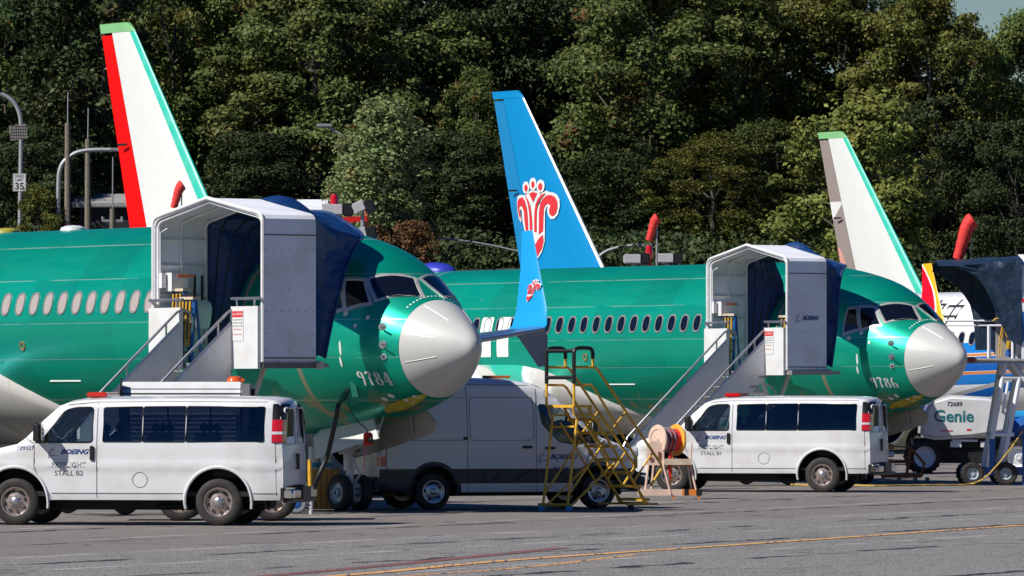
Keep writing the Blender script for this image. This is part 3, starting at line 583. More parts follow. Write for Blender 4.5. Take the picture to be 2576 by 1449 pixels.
d2 = g.math('ADD', g.math('POWER', g.math('ADD', X, 36.45), 2), g.math('MULTIPLY', g.math('POWER', g.math('SUBTRACT', Z, 6.1), 2), .16)); c = g.mix(g.rng(d2, .62, .60), c, (.62, .30, .25)); g.put(g.p.inputs['Base Color'], c); g.p.inputs['Roughness'].default_value = .45

PA, PB, PC, PD = (-.62, 114.5), (10.7, 150.0), (21.7, 190.0), (34.6, 223.8)
pla = airliner(PA, 'green airliner numbered 9784 nearest the camera with grey radome and a blue upswept winglet', GREEN, '9784', win=[5.95 + .508 * k for k in range(24)], winstyle='shade', fin='blue', winglet='blue')
plb = airliner(PB, 'green airliner numbered 9786 behind the yellow steps, its white fin with red rudder', GREEN, '9786', win=[5.9 + .508 * k for k in range(34)], fin='red', winglet='redyellow')
plc = airliner(PC, 'white airliner with blue and orange side stripes and a sky blue flower fin', LIVERY, None, win=[6 + .508 * k for k in range(22)], fin='blue', winglet='white')
airliner(PD, 'farthest airliner, only its white fin with pink and brown rudder patches showing', LIVERY, None, win=[], fin='patch', winglet='white', detail=False)
def fin_half(u, z):
    l, t = 35.98 + (z - 12.65) * .77, 37.6 + (z - 12.65) * .265; ch = t - l; x = max(0, min(1, (u - l) / ch)); return max(.006, 5 * .085 * ch * (.2969 * math.sqrt(x) - .126 * x - .3516 * x * x + .2843 * x ** 3 - .1036 * x ** 4))
fin_c = [o for o in plc.children if o.name.startswith('fin')][0]
emblem(.002345, lambda x, y, e: uvz(35.0 - x, e + fin_half(35.0 - x, 8.22 + y), 8.22 + y), fin_c, .035)
# crown antennas
for u0, m_ in ((13.5, primer_white), (16.0, yellowgreen)):
    b = MB(); b.lathe([(.26, 0), (.24, .06), (.14, .10), (0, .11)], (-u0, 0, 5.385), (0, 0, 1), 20); b.build('crown_antenna', m_, pla)
# rounded blue antenna cover and white letters on the crown and side of 9786
b = MB(); rows = []
for i in range(13):
    t = i / 12; e = math.sin(math.pi * t) ** .45 if 0 < t < 1 else .02
    rows.append([uvz(20.65 + 1.5 * t, .45 * e * math.cos(a), 5.36 + .28 * e * math.sin(a) ** .8) for a in [math.pi * k / 12 for k in range(13)]])
b.grid(rows); b.build('antenna_cover', mat('antenna_blue', (.03, .045, .42), .4), plb)
b = MB()
for u0 in (16.6, 15.85):
    n = 10; zz = [3.12, 3.16, 3.25, 3.45, 3.65, 3.85, 4.0, 4.08, 4.13]
    b.grid([[fus_z(u0 - x * (.9 if z in (3.12, 4.13) else 1), z, .010) for x in (-.25, -.22, -.08, .08, .22, .25)] for z in zz])
b.build('masked_livery_letter', decal_white, plb, smooth=0, recalc=False)
# Chinese lettering on the white airliner
try:
    it = text2d('空中', .95, 0)
    if it[0]: decal(it, lambda x, y: fus_z(12.0 - x, 4.62 + y, .012), 'lettering', decal_black, plc)
except Exception as e_: print('lettering', e_)
# ------------------------------------------------------------------ canopied boarding stands
def stand(A, label, sign_no, logo=False, turn=0, du=0, dv=0, squeeze=1, tip=None):
    U0, V0 = 3.57, 3.46
    L = plane_pt(A, U0 + du, V0 + dv)
    root = thing('boarding_stand', label, 'boarding stairs', L, -TH + R(turn), 'canopied boarding stands at the forward doors')
    P = lambda u, v, z: Vector((-(u - U0) * squeeze, -(v - V0), z))
    VI, VO = 2.3, 3.46; ZD = 2.74
    prof = [(1.79, ZD), (1.79, 3.6), (1.79, 4.4), (1.79, 5.22), (1.80, 5.31), (1.85, 5.38), (1.95, 5.42), (2.4, 5.50), (3.0, 5.61), (3.57, 5.72), (4.1, 5.62), (4.75, 5.50), (5.19, 5.42), (5.29, 5.38), (5.34, 5.31), (5.35, 5.22), (5.35, 4.4), (5.35, 3.6), (5.35, ZD)]
    def inner(p, t):
        u, z = p; du = u - 3.57; return (3.57 + du * (1 - t / 1.78), z - (t * .9 if z > 5.25 else 0))
    b = MB(); out = [P(u, VO, z) for u, z in prof]; outb = [P(u, VI, z) for u, z in prof]; inn = [P(*(lambda q: (q[0], VO, q[1]))(inner(p, .05))) for p in prof]; innb = [P(*(lambda q: (q[0], VI, q[1]))(inner(p, .05))) for p in prof]
    b.grid([inn, out, outb, innb, inn]); shell = b.build('canopy_shell', white_panel, root, smooth=25)
    b = MB(); b.tube([P(u, VO, z) for u, z in prof], .035, 8); shf = b.build('front_hoop', old_white, shell)
    b = MB()                        # inside ribs of the aft wall and roof
    for v in (2.36, 2.9, 3.40): b.tube([P(*(lambda q: (q[0], v, q[1]))(inner(p, .08))) for p in prof[9:]], .028, 6); b.tube([P(*(lambda q: (q[0], v, q[1]))(inner(p, .08))) for p in prof[:10]], .028, 6)
    for z in (3.05, 3.45, 3.98, 4.52, 5.0): b.tube([P(5.27, 2.36, z), P(5.27, 3.40, z)], .026, 6); b.tube([P(1.87, 2.36, z), P(1.87, 3.40, z)], .026, 6)
    b.build('inner_rib', old_white, shell)
    b = MB()                        # rivets and the roof lap on the outer face of the forward wall
    for z in (2.95, 3.25, 3.65, 4.05, 4.45, 4.75): 
        for v in ([2.38, 2.9, 3.38] if z != 3.65 and z != 4.75 else [2.36 + .17 * k for k in range(7)]): b.box(P(1.783, v, z), (.008, .016, .016))
    b.box(P(1.782, 2.88, 5.02), (.01, 1.14, .018)); b.box(P(1.782, 2.88, ZD + .07), (.01, 1.12, .02)); b.build('rivet_line', mat('grime', (.08, .08, .08), .8), shell, smooth=0)
    b = MB(); b.box(P(3.57, (VI + VO) / 2, ZD - .06), (3.6, VO - VI, .10)); b.box(P(3.57, 2.1, ZD - .06), (3.2, .42, .08)); b.build('deck', grey_metal, root)
    b = MB(); b.box(P(1.8, (VI + VO) / 2 - .05, ZD - .05), (.06, VO - VI + .1, .12)); b.tube([P(1.70, 2.25, ZD - .05), P(1.86, 2.25, ZD - .05)], .075, 12); b.build('bumper_roller', mat('rusty_white', (.5, .46, .42), .6, var=.3, scale=6, dirt=(.28, .16, .08)), root)
    # blue tarpaulin bellows reaching from the canopy to the fuselage
    tp = tip or dict(u=2.5, v=.75, z=5.06)
    rim = {0: tp['a'], 3: tp['b'], 5: tp['c'], 6: (tp['u'], tp['v'], tp['z']), 9: (3.6, tp['v'] + .1, 5.50), 12: (4.6, tp['v'] + .25, 5.40), 15: (5.0, 1.45, 4.5), 18: (5.28, 2.0, 2.8)}
    ks = sorted(rim); rp = smooth_path([rim[k] for k in ks], 3)
    rnd = random.Random(int(sign_no)); rows = []; NR = 15
    pr2 = smooth_path([(u, VI, z) for u, z in prof], 3); rp3 = smooth_path([(p.x, p.y, p.z) for p in rp], 3)
    M = len(pr2); rr = []
    for i in range(M):
        t = i / (M - 1) * (len(rp3) - 1); k = min(int(t), len(rp3) - 2); rr.append(rp3[k].lerp(rp3[k + 1], t - k))
    ph = [rnd.uniform(0, 6) for _ in range(5)]
    for j in range(NR + 1):
        t = j / NR; row = []
        for i in range(M):
            a = pr2[i]; q = rr[i]; s_ = i / (M - 1); p = a.lerp(q, t)
            p.z += .16 * math.sin(math.pi * min(1, t * 1.8)) * math.exp(-((s_ - .5) / .12) ** 2)
            sag = math.sin(math.pi * t) * .10 * (1 - math.exp(-((s_ - .5) / .15) ** 2)); c = Vector((3.57, 2.2, 4.0)); d = (c - p); d.y = 0; d.normalize()
            wv = .5 + .5 * math.sin(s_ * 60 + ph[0] + 2 * t); wv2 = math.sin(s_ * 27 + ph[1] - 4 * t)
            p = p + d * (sag + math.sin(math.pi * min(t, .9)) * .045 * (wv + .6 * wv2))
            row.append(P(p.x, p.y + (.02 * wv2 * t), p.z))
        rows.append(row)
    b = MB(); b.grid(rows); tarp = b.build('tarpaulin_bellows', navy_cloth, root, smooth=60); 
    b = MB(); b.tube([rows[-1][i] for i in range(0, M, 2)], .03, 6); b.build('hem', navy_cloth, tarp)
    b = MB()
    for j in (3, 6, 9, 12): b.tube([rows[j][i] + Vector((0, 0, -.02)) for i in range(M // 2, M, 2)], .014, 5)
    b.build('bellows_hoop', black, tarp)
    # front parapets with rails
    for u0, u1 in ((4.31, 5.35), (1.80, 2.66)):
        b = MB(); zb = 2.62
        b.prism([P(u0, VO + .04, zb + (.0 if u0 > 3 else 0)), P(u1, VO + .04, zb), P(u1, VO + .04, 3.74), P(u0, VO + .04, 3.74)], (0, -.06, 0))
        if u0 < 3: b.prism([P(u1 - .03, VO + .04, 2.62), P(u1 - .03, VO + .04, 3.74), P(u1 - .03, VO - .0, 3.74), P(u1 - .03, VO - .3, 2.62)], (.03, 0, 0))
        pp = b.build('parapet', white_paint, root, smooth=0)
        b = MB(); b.tube([P(u0 - .04, VO + .07, 3.88), P(u1 + .02, VO + .07, 3.88)], .028, 8)
        for u in (u0 + .15, u1 - .15): b.tube([P(u, VO + .07, 3.88), P(u, VO + .06, 3.70)], .02, 6)
        b.build('grab_rail', steel, pp)
    # safety notice on the forward parapet
    pp = [o for o in root.children if o.name.startswith('parapet')][-1]
    b = MB(); b.box(P(2.43, VO + .106, 3.40), (.36, .006, .56)); nt_ = b.build('safety_notice', primer_white, pp, smooth=0)
    fn = lambda x, y: P(2.43 - x, VO + .1115, 3.40 + y)
    b = MB(); b.box(P(2.43, VO + .1105, 3.60), (.34, .002, .11)); b.build('notice_band', decal_red, nt_, smooth=0)
    decal(shift2d(text2d('ALL VISITORS', .052, .01), 0, .20), lambda x, y: P(2.43 - x, VO + .1130, 3.40 + y), 'notice_heading', decal_white, nt_)
    decal(merge2d([shift2d(text2d(t_, .036, .004), 0, y_) for t_, y_ in (('You must obtain crew', .10), ('airplane entry badge', .045), ('has permission to enter', -.01))]), fn, 'notice_text', decal_grey, nt_)
    decal(merge2d([shift2d(text2d(t_, .036, .004), 0, y_) for t_, y_ in (('FOD critical area', -.075), ('This includes visitors', -.165))]), fn, 'notice_text', decal_red, nt_)
    if logo: decal(logo2d(.17), lambda x, y: P(1.776, 3.12 - x * .78, 3.96 + y), 'maker_logo', decal_navy, shell)
    # stairway
    def zt(v): return 2.74 - (v - 3.5) * .885
    VB = 3.5 + 2.60 / .885
    for u in (2.64, 4.33):
        b = MB(); b.prism([P(u, 3.58, 3.42), P(u, 3.58, 2.62), P(u, 3.66, 2.45), P(u, VB, .12), P(u, VB + .25, .12), P(u, VB + .22, .62), P(u, VB - .4, zt(VB - .4) + .80)], (.035, 0, 0)); pn = b.build('stair_side_panel', white_paint, root, smooth=0)
        b = MB()
        for v0 in (3.62, 4.5, 5.5): b.tube([P(u + (.0 if u < 3 else -.02), v0, zt(v0) + .72), P(u - .02, v0 + .02, zt(v0) + .0)], .02, 6)
        b.tube([P(u - .02, 4.0, zt(4.0) + .7), P(u - .02, 3.66, 2.6)], .02, 6)
        b.tube([P(u, 3.55, 3.47), P(u, VB, zt(VB) + .80)], .024, 6); b.build('panel_stiffener', old_white, pn)
        b = MB(); b.tube(smooth_path([P(u, 3.30, 3.30), P(u, 3.28, 3.52), P(u, 3.36, 3.66), P(u, 3.56, 3.68), P(u, 3.8, zt(3.8) + 1.02)], 5)[:-1] + [P(u, 3.8, zt(3.8) + 1.02), P(u, VB, zt(VB) + 1.02), P(u, VB + .12, zt(VB) + .8)], .026, 8)
        for v in (3.85, 4.7, 5.5, 6.2): b.tube([P(u, v, zt(v) + 1.0), P(u, v, zt(v) + .78)], .018, 6)
        b.build('handrail', steel, pn)
    b = MB()
    for k in range(11): v = 3.62 + .265 * k; b.box(P(3.485, v, zt(v) - .05), (1.62, .26, .035))
    b.build('stair_tread', grey_metal, root)
    # undercarriage: braced frame on small wheels, mostly behind the vans
    b = MB()
    for u in (3.0, 4.9):
        b.tube([P(u, 2.6, ZD - .1), P(u, 3.5, .55)], .05, 8); b.tube([P(u, 3.42, ZD - .1), P(u, 2.7, .55)], .05, 8); b.tube([P(u, 2.3, .5), P(u, 6.3, .5)], .06, 8); b.tube([P(u, 3.3, 1.7), P(u, 5.2, .5)], .04, 6)
    b.tube([P(3.0, 3.3, 2.2), P(4.9, 3.3, 2.2)], .05, 8); b.tube([P(3.0, 2.5, .5), P(4.9, 2.5, .5)], .06, 8); b.tube([P(3.0, 5.8, .5), P(4.9, 5.8, .5)], .06, 8); b.tube([P(3.0, 2.7, 1.6), P(4.9, 2.7, 2.6)], .035, 6)
    b.tube(ell3(P(3.4, 3.0, 2.25), .45), .02, 6)
    fr = b.build('support_frame', old_white, root)
    for u, v in ((3.0, 2.6), (4.9, 2.6), (3.0, 5.6), (4.9, 5.6)):
        b = MB(); b.lathe([(.1, -.08), (.24, -.08), (.26, 0), (.24, .08), (.1, .08)], P(u, v, .26), (0, 1, 0) if 0 else (1, 0, 0), 18); wh = b.build('wheel', rubber, root)
        b = MB(); b.lathe([(0, -.09), (.15, -.085), (.15, .085), (0, .09)], P(u, v, .26), (1, 0, 0), 14); b.build('rim', lblue, wh)
        b = MB(); b.tube([P(u, v, .26), P(u, v, .55)], .04, 6); b.build('axle_post', blue_paint, wh)
    # items inside: control box, conduit, air bottles
    b = MB(); b.box(P(5.12, 3.1, 4.22), (.22, .36, .34)); b.box(P(5.2, 3.36, 4.25), (.10, .09, .28)); cb = b.build('control_box', white_paint, root, smooth=0)
    b = MB(); b.tube([P(5.24, 3.38, 4.4), P(5.24, 3.38, 5.12), P(5.0, 3.38, 5.2)], .014, 6); b.build('conduit', old_white, cb)
    b = MB(); b.box(P(5.05, 2.92, 4.33), (.012, .30, .06)); b.box(P(5.0, 3.0, 4.33), (.014, .3, .06)); b.build('warning_sticker', amber, cb)
    return root, P
def ell3(c, r):
    return [c + Vector((r * math.cos(math.pi * k / 10), 0, r * math.sin(math.pi * k / 10) - .3)) for k in range(11)]
def air_crate(P, root, u, v, n=2, base=None):    # folding step ladder bundle, blue with yellow rails
    pass
stA, PA_ = stand(PA, 'white boarding stand with blue tarpaulin at airliner 9784, blank shaded side wall', '1', tip=dict(u=2.66, v=.70, z=5.12, a=(1.90, 2.0, 2.80), b=(2.02, 1.62, 4.1), c=(2.42, .98, 4.85)))
stB, PB_ = stand(PB, 'white boarding stand with blue tarpaulin at airliner 9786, company logo on its side wall', '2', logo=True, turn=-2.5, du=.36, dv=.0, squeeze=.9, tip=dict(u=1.98, v=1.70, z=5.26, a=(1.80, 2.12, 2.80), b=(1.76, 2.0, 4.1), c=(1.86, 1.80, 5.05)))
def W_of(A, u, v, z): return plane_pt(A, u, v, z)
def ladder_bundle(A, u, v, label, hgt=1.7):      # blue fibreglass folding ladder standing on the deck
    t = thing('folding_ladder', label, 'ladder', plane_pt(A, u, v, 2.73), -TH, 'blue folding ladders kept on the boarding stands')
    b = MB()
    for x in (-.20, .20): b.tube([(x, -.08, 0), (x * .85, 0, hgt * .78)], .032, 6); b.tube([(x, .14, 0), (x * .85, .03, hgt * .78)], .026, 6)
    b.build('side_rail', blue_paint, t)
    for k in range(5): b = MB(); z = .2 + .26 * k; b.box((0, -.08 + .06 * z, z), (.38, .07, .03)); b.build('rung', black, t)
    b = MB(); b.box((0, .02, hgt * .79), (.44, .18, .05)); b.build('top_cap', tan, t)
    b = MB()
    for x in (-.11, .0, .12): b.tube([(x, -.1, .3), (x, -.06, hgt * .75)], .02, 6)
    b.build('yellow_strap', yellow, t)
ladder_bundle(PA, 4.95, 3.15, 'blue and yellow folding ladder upright behind the left parapet of the stand at airliner 9784')
ladder_bundle(PA, 4.55, 3.2, 'tall blue folding ladder beside the white debris bag on the stand at airliner 9784', 1.5)
ladder_bundle(PB, 4.95, 3.15, 'blue and yellow folding ladder behind the left parapet of the stand at airliner 9786')
ladder_bundle(PB, 2.75, 3.2, 'tan capped folding ladder behind the right parapet of the stand at airliner 9786', 1.62)
t = thing('debris_bag', 'white debris bag marked FOD hanging inside the nearest boarding stand', 'bag', plane_pt(PA, 5.15, 2.62, 3.35), -TH)
b = MB(); rows = [];
for z, rx, ry in ((0, .12, .15), (.03, .17, .20), (.2, .19, .24), (.38, .20, .26), (.48, .18, .24), (.54, .12, .2)):
    rows.append([(.0 + rx * math.copysign(abs(math.cos(a)) ** .6, math.cos(a)), ry * math.copysign(abs(math.sin(a)) ** .6, math.sin(a)), z) for a in [k * math.pi / 10 for k in range(20)]])
b.grid(rows, close=True); b.add(rows[0], [tuple(range(20))]); b.build('pouch', old_white, t)
decal(text2d('FOD', .17, .02, .1), lambda x, y: Vector((-.205, .02 - x, .22 + y)), 'lettering', decal_black, t)
b = MB(); b.box((.0, -.06, .75), (.03, .04, .5)); b.box((.0, .1, .75), (.03, .04, .5)); b.build('strap', black, t)
# small windsocks
def windsock(name_label, base, h, L, lean=-1, chain=False, r0=.10):
    t = thing('windsock', name_label, 'windsock', base, 0, 'small red windsocks')
    b = MB(); b.tube([(0, 0, 0), (0, 0, h)], .012 if h < 3 else .03, 6); po = b.build('pole', black if chain else grey_metal, t)
    if chain:
        b = MB()
        for k in range(int(h / .09)): b.box((0, -.014, .04 + .09 * k), (.03, .01, .035))
        b.build('white_mark', white_paint, po)
    b = MB(); ax = smooth_path([(.07 * L, 0, h + .0 * L), (-.02 * L, 0, h - .07 * L), (-.12 * L, 0, h - .25 * L), (-.22 * L, 0, h - .58 * L), (-.34 * L, 0, h - 1.0 * L)], 5); n = len(ax)
    rnd = random.Random(int(L * 1000)); b.tube(ax, [r0 * (1.12 - .50 * i / n + .04 * math.sin(i * 2.1)) * (.55 if i == 0 else .85 if i == 1 else 1) for i in range(n)], 14, cap=False); b.tube([ax[-1], ax[-1] + Vector((.01, 0, .02))], r0 * .68, 14)
    b.build('sock', red_cloth, t, smooth=60); return t
q = at(457, 521, 118.6)
windsock('small red windsock on a black and white pole on the nearest boarding stand roof', (q.x, q.y, q.z), .42, .44, chain=True, r0=.10)
q = at(1652, 996, 172); windsock('red windsock on a tall thin pole behind the crown of airliner 9786', (q.x, q.y, 0), 6.95, .62, r0=.14)
q = at(2443, 657, 153); windsock('largest red windsock, on the roof of the dark torn canopy at the right edge', (q.x, q.y, q.z), 1.0, .95, r0=.19)

# ------------------------------------------------------------------ vans
def wheel(parent, c, ax, r, wd, rimm, style='steel', name='wheel'):
    a = Vector(ax).normalized(); c = Vector(c)
    b = MB(); h = wd / 2; b.lathe([(r * .60, -h * .9), (r * .64, -h), (r * .90, -h), (r * .985, -h * .82), (r, -h * .5), (r, h * .5), (r * .985, h * .82), (r * .90, h), (r * .64, h), (r * .60, h * .9)], c, a, 40); wh = b.build('wheel', rubber, parent, smooth=40)
    b = MB(); b.lathe([(r * .63, h * .6), (r * .625, h * 1.0), (r * .575, h * .98), (r * .555, h * .70), (r * .46, h * .60), (r * .30, h * .80), (r * .22, h * .84), (0, h * .84)], c, a, 40); b.lathe([(r * .63, -h * .9), (0, -h * .7)], c, a, 20)
    u = a.orthogonal().normalized(); w_ = a.cross(u); n = 8 if style == 'steel' else 5; b.m(1)
    for k in range(n):
        an = 2 * math.pi * (k + .3) / n; d = u * math.cos(an) + w_ * math.sin(an); e = a.cross(d); cc = c + d * r * .43 + a * (h * .672)
        b.add([cc + d * r * .075 * math.cos(t) + e * r * (.085 if n == 8 else .09) * math.sin(t) + a * (h * .02 + .006) - a * (d * r * .075 * math.cos(t)).dot(d) * .30 * -1 for t in [i * math.pi / 5 for i in range(10)]], [tuple(range(10))])
    rm = b.build('rim', [rimm, dark], wh, smooth=40, recalc=False)
    b = MB(); b.lathe([(r * .19, h * .80), (r * .19, h * 1.0), (r * .13, h * 1.12), (0, h * 1.14)], c, a, 20); 
    for k in range(8): an = 2 * math.pi * k / 8; d = u * math.cos(an) + w_ * math.sin(an); b.lathe([(r * .028, h * .78), (r * .028, h * .98), (0, h * 1.0)], c + d * r * .235, a, 8)
    b.build('hub_cap', steel, wh); return wh
def arc_out(cx, cz, r, a0, a1, n=10): return [(cx + r * math.cos(R(a0 + (a1 - a0) * k / n)), cz + r * math.sin(R(a0 + (a1 - a0) * k / n))) for k in range(n + 1)]
def rounded(poly, r, n=4):
    out = []; N = len(poly)
    for i in range(N):
        p = Vector((*poly[i], 0)); a = (Vector((*poly[i - 1], 0)) - p); c_ = (Vector((*poly[(i + 1) % N], 0)) - p); rr = min(r, a.length * .45, c_.length * .45); a = p + a.normalized() * rr; c_ = p + c_.normalized() * rr
        for k in range(n + 1): t = k / n; q = a * (1 - t) ** 2 + p * 2 * t * (1 - t) + c_ * t * t; out.append((q.x, q.y))
    return out
def side_sheet(outline, holes, zcuts, xcuts, fn, name, m, parent, matfn=None, mats=None):
    b = bmesh.new(); 
    def loop(ps):
        vs = [b.verts.new((x, z, 0)) for x, z in ps]; return [b.edges.new((vs[i], vs[(i + 1) % len(vs)])) for i in range(len(vs))]
    es = loop(outline)
    for h in holes: es += loop(h)
    bmesh.ops.triangle_fill(b, use_beauty=True, use_dissolve=False, edges=es)
    for z in zcuts: bmesh.ops.bisect_plane(b, geom=b.verts[:] + b.edges[:] + b.faces[:], plane_co=(0, z, 0), plane_no=(0, 1, 0))
    for x in xcuts: bmesh.ops.bisect_plane(b, geom=b.verts[:] + b.edges[:] + b.faces[:], plane_co=(x, 0, 0), plane_no=(1, 0, 0))
    for f in b.faces:
        c = f.calc_center_median(); f.smooth = True
        if matfn: f.material_index = matfn(c.x, c.y)
    for v in b.verts: v.co = fn(v.co.x, v.co.y)
    me = bpy.data.meshes.new(name); b.to_mesh(me); b.free()
    for q in (mats or [m]): me.materials.append(q)
    me.set_sharp_from_angle(angle=R(50)); o = bpy.data.objects.new(name, me); COL.objects.link(o); o.parent = parent; return o
def van(root, S):       # S: dict of side numbers; local +x = front, side coordinate s runs rearward from the front
    X0 = S['x0']; chain = S['chain']; Wd = S['W']
    def ztop(s):
        pts = chain
        for (a, za), (c_, zc) in zip(pts, pts[1:]):
            if a <= s <= c_ and c_ > a: return za + (zc - za) * (s - a) / (c_ - a)
        return pts[-1][1]
    def wf(s, z):
        t = Wd
        for z0, dz, am in S['shape']:
            t -= am * max(0, (z - z0) / dz) ** 1.4 if dz > 0 else am * max(0, (z0 - z) / -dz) ** 1.6
        t += S['crease'][1] * math.exp(-((z - S['crease'][0]) / .05) ** 2)
        zt = ztop(s); t -= .10 * max(0, 1 - (zt - z) / .12) ** 2 if s > S['roof_s'] else .05 * max(0, 1 - (zt - z) / .10) ** 2
        if s < .9: t -= S['nose_in'] * ((.9 - s) / .9) ** 2.2
        e = max(0, S['Ls'] - s)
        if e < .5: t -= .07 * ((.5 - e) / .5) ** 2
        return t
    zc = [x / 100 for x in range(35, int(S['H'] * 100), 7)]; xc = [.15, .3, .5, .7, .9, 1.2, 1.6, 2.2, 3, 3.8, 4.6, 4.9, 5.05, 5.2]
    out = [(s, z) for s, z in S['bottom']] + [(s, z) for s, z in chain] + [(s, z) for s, z in S['rear']]; out = dedup(out)
    mf = S.get('matfn')
    for sd in (1, -1):
        holes = [rounded(w_['poly'], w_.get('r', .06)) for w_ in S['windows'] if w_.get('cut', True)]
        f = lambda s, z, sd=sd: Vector((X0 - s, sd * wf(s, z), z))
        body = side_sheet(out, holes, zc, xc, f, 'body_side', S.get('sidemat', white_paint), root)
        for w_ in S['windows']:
            pl = rounded(w_['poly'], w_.get('r', .06)); off = -.012 if w_.get('cut', True) else .004
            if w_.get('side') and w_['side'] != sd: continue
            if w_['kind'] == 'frame': continue
            side_sheet(pl, [], zc, [], lambda s, z, sd=sd, off=off: Vector((X0 - s, sd * (wf(s, z) + off), z)), 'side_window', w_['mat'], body)
            rb = MB(); rb.tube([Vector((X0 - s, sd * (wf(s, z) + .0), z)) for s, z in pl], .008, 5, closed=True); rb.build('window_seal', black, body)
        b = MB()
        for ln in S['lines']: 
            pts = []
            for (s0, z0), (s1, z1) in zip(ln, ln[1:]):
                n = max(2, int(math.hypot(s1 - s0, z1 - z0) / .1)); pts += [(s0 + (s1 - s0) * k / n, z0 + (z1 - z0) * k / n) for k in range(n + 1)]
            pts = dedup(pts); b.tube([Vector((X0 - s, sd * (wf(s, z) + .0015), z)) for s, z in pts], .0055, 4)
        b.build('door_gap', mat('gap_dark', (.05, .05, .055), .7), body)
        for hs, hz, hw_, hh in S['handles']:
            b = MB(); b.box((X0 - hs, sd * (wf(hs, hz) + .018), hz), (hw_, .035, hh)); bevel(b.build('door_handle', black, body), .012)
        for (acx, acz, ar) in S['arches']:       # lip and dark inner liner
            b = MB(); ps = arc_out(acx, acz, ar + .012, -12, 192, 22); b.tube([Vector((X0 - s, sd * (wf(min(s, S['Ls']), z) + .006), z)) for s, z in ps], .026, 6); b.build('arch_lip', S.get('lipmat', white_paint), body)
            b = MB(); ps = arc_out(acx, acz, ar, -15, 195, 18); b.grid([[Vector((X0 - s, sd * (wf(min(s, S['Ls']), z) - .01), z)) for s, z in ps], [Vector((X0 - s, sd * (Wd - .45), z)) for s, z in ps]]); b.add([Vector((X0 - s, sd * (Wd - .45), z)) for s, z in ps], [tuple(range(len(ps)))]); b.build('wheel_arch_liner', dark, body)
    # wrap: front, bonnet, windscreen, roof, rear
    n = 14; strips = {}; 
    def row(s, z):
        r = []
        hw = wf(max(s, 0.0), z)
        for k in range(n + 1):
            t = -1 + 2 * k / n; bul = S['crown'] * (1 - t * t); fr = S['bow'] * (1 - t * t) if s < .12 else (0 if s < S['Ls'] - .35 else -S['bow'] * .6 * (1 - t * t)); r.append(Vector((X0 - s + fr, t * hw, z + (bul if S['roofzone'](s) else bul * .4))))
        return r
    b = MB(); ws = MB(); rw = MB(); ch = S['front'] + chain + S['rear']
    gl = S['glass_cells']; rl = S['rear_cells']
    for i in range(len(ch) - 1):
        a, c_ = row(*ch[i]), row(*ch[i + 1]); key = i - len(S['front'])
        for k in range(n):
            q = [a[k], a[k + 1], c_[k + 1], c_[k]]
            tgt = b
            if key in gl and 1 <= k < n - 1: tgt = ws
            ri = i - len(S['front']) - len(chain)
            if ri in rl and (1 <= k < n - 1) and k not in ((n // 2 - 1, n // 2) if S.get('split_rear') else ()): tgt = rw
            tgt.add(q, [(0, 1, 2, 3)])
    def weld(mb, name, m_):
        o = mb.build(name, m_, root, smooth=50); bb = bmesh.new(); bb.from_mesh(o.data); bmesh.ops.remove_doubles(bb, verts=bb.verts, dist=.0005); bmesh.ops.recalc_face_normals(bb, faces=bb.faces); bb.to_mesh(o.data); bb.free(); return o
    shell = weld(b, 'body_shell', white_paint); weld(ws, 'windscreen', clear_glass); weld(rw, 'rear_window', tint_glass)
    # floor and underbody
    b = MB(); b.box((X0 - S['Ls'] / 2, 0, S['floor']), (S['Ls'] - .5, Wd * 2 - .14, .08)); b.box((X0 - S['Ls'] / 2, 0, .36), (S['Ls'] - 1.0, .9, .22)); b.tube([(X0 - S['ax'][1], -Wd + .3, .38), (X0 - S['ax'][1], Wd - .3, .38)], .07, 8); b.tube([(X0 - 3.2, .5, .3), (X0 - 5.0, .55, .3)], .05, 6); b.build('underbody', dark, root)
    for s in S['ax']:
        for sd in (1, -1): wheel(root, (X0 - s, sd * (Wd - .15), S['r']), (0, sd, 0), S['r'], .24, S['rim'], S['rimstyle'])
    # interior
    b = MB(); b.box((X0 - S['dash'], 0, 1.12), (.35, Wd * 1.7, .22)); b.build('dashboard', black, root)
    b = MB(); c = Vector((X0 - S['dash'] - .34, S['drv'] * .42, 1.30)); ax = Vector((-.55, 0, .6)).normalized(); u = Vector((0, 1, 0)); w_ = ax.cross(u)
    b.tube([c + (u * math.cos(t) + w_ * math.sin(t)) * .19 for t in [k * math.pi / 10 for k in range(20)]], .017, 6, closed=True); b.tube([c - ax * .25, c], .03, 6); b.box(c, (.03, .3, .05)); b.build('steering_wheel', black, root)
    for s, full in S['seats']:
        for y in ((-.45, .45) if not full else (0,)):
            b = MB(); wd = .5 if not full else Wd * 1.55; b.box((X0 - s, y, .86), (.5, wd, .16)); b.box((X0 - s - .27, y, 1.20), (.13, wd, .66), Matrix.Rotation(R(-12), 3, 'Y'))
            for hy in ((y,) if not full else (-.5, 0, .5)): b.box((X0 - s - .36, hy, 1.60), (.09, .26, .17))
            bevel(b.build('seat', seatmat, root), .04, 2)
    return wf
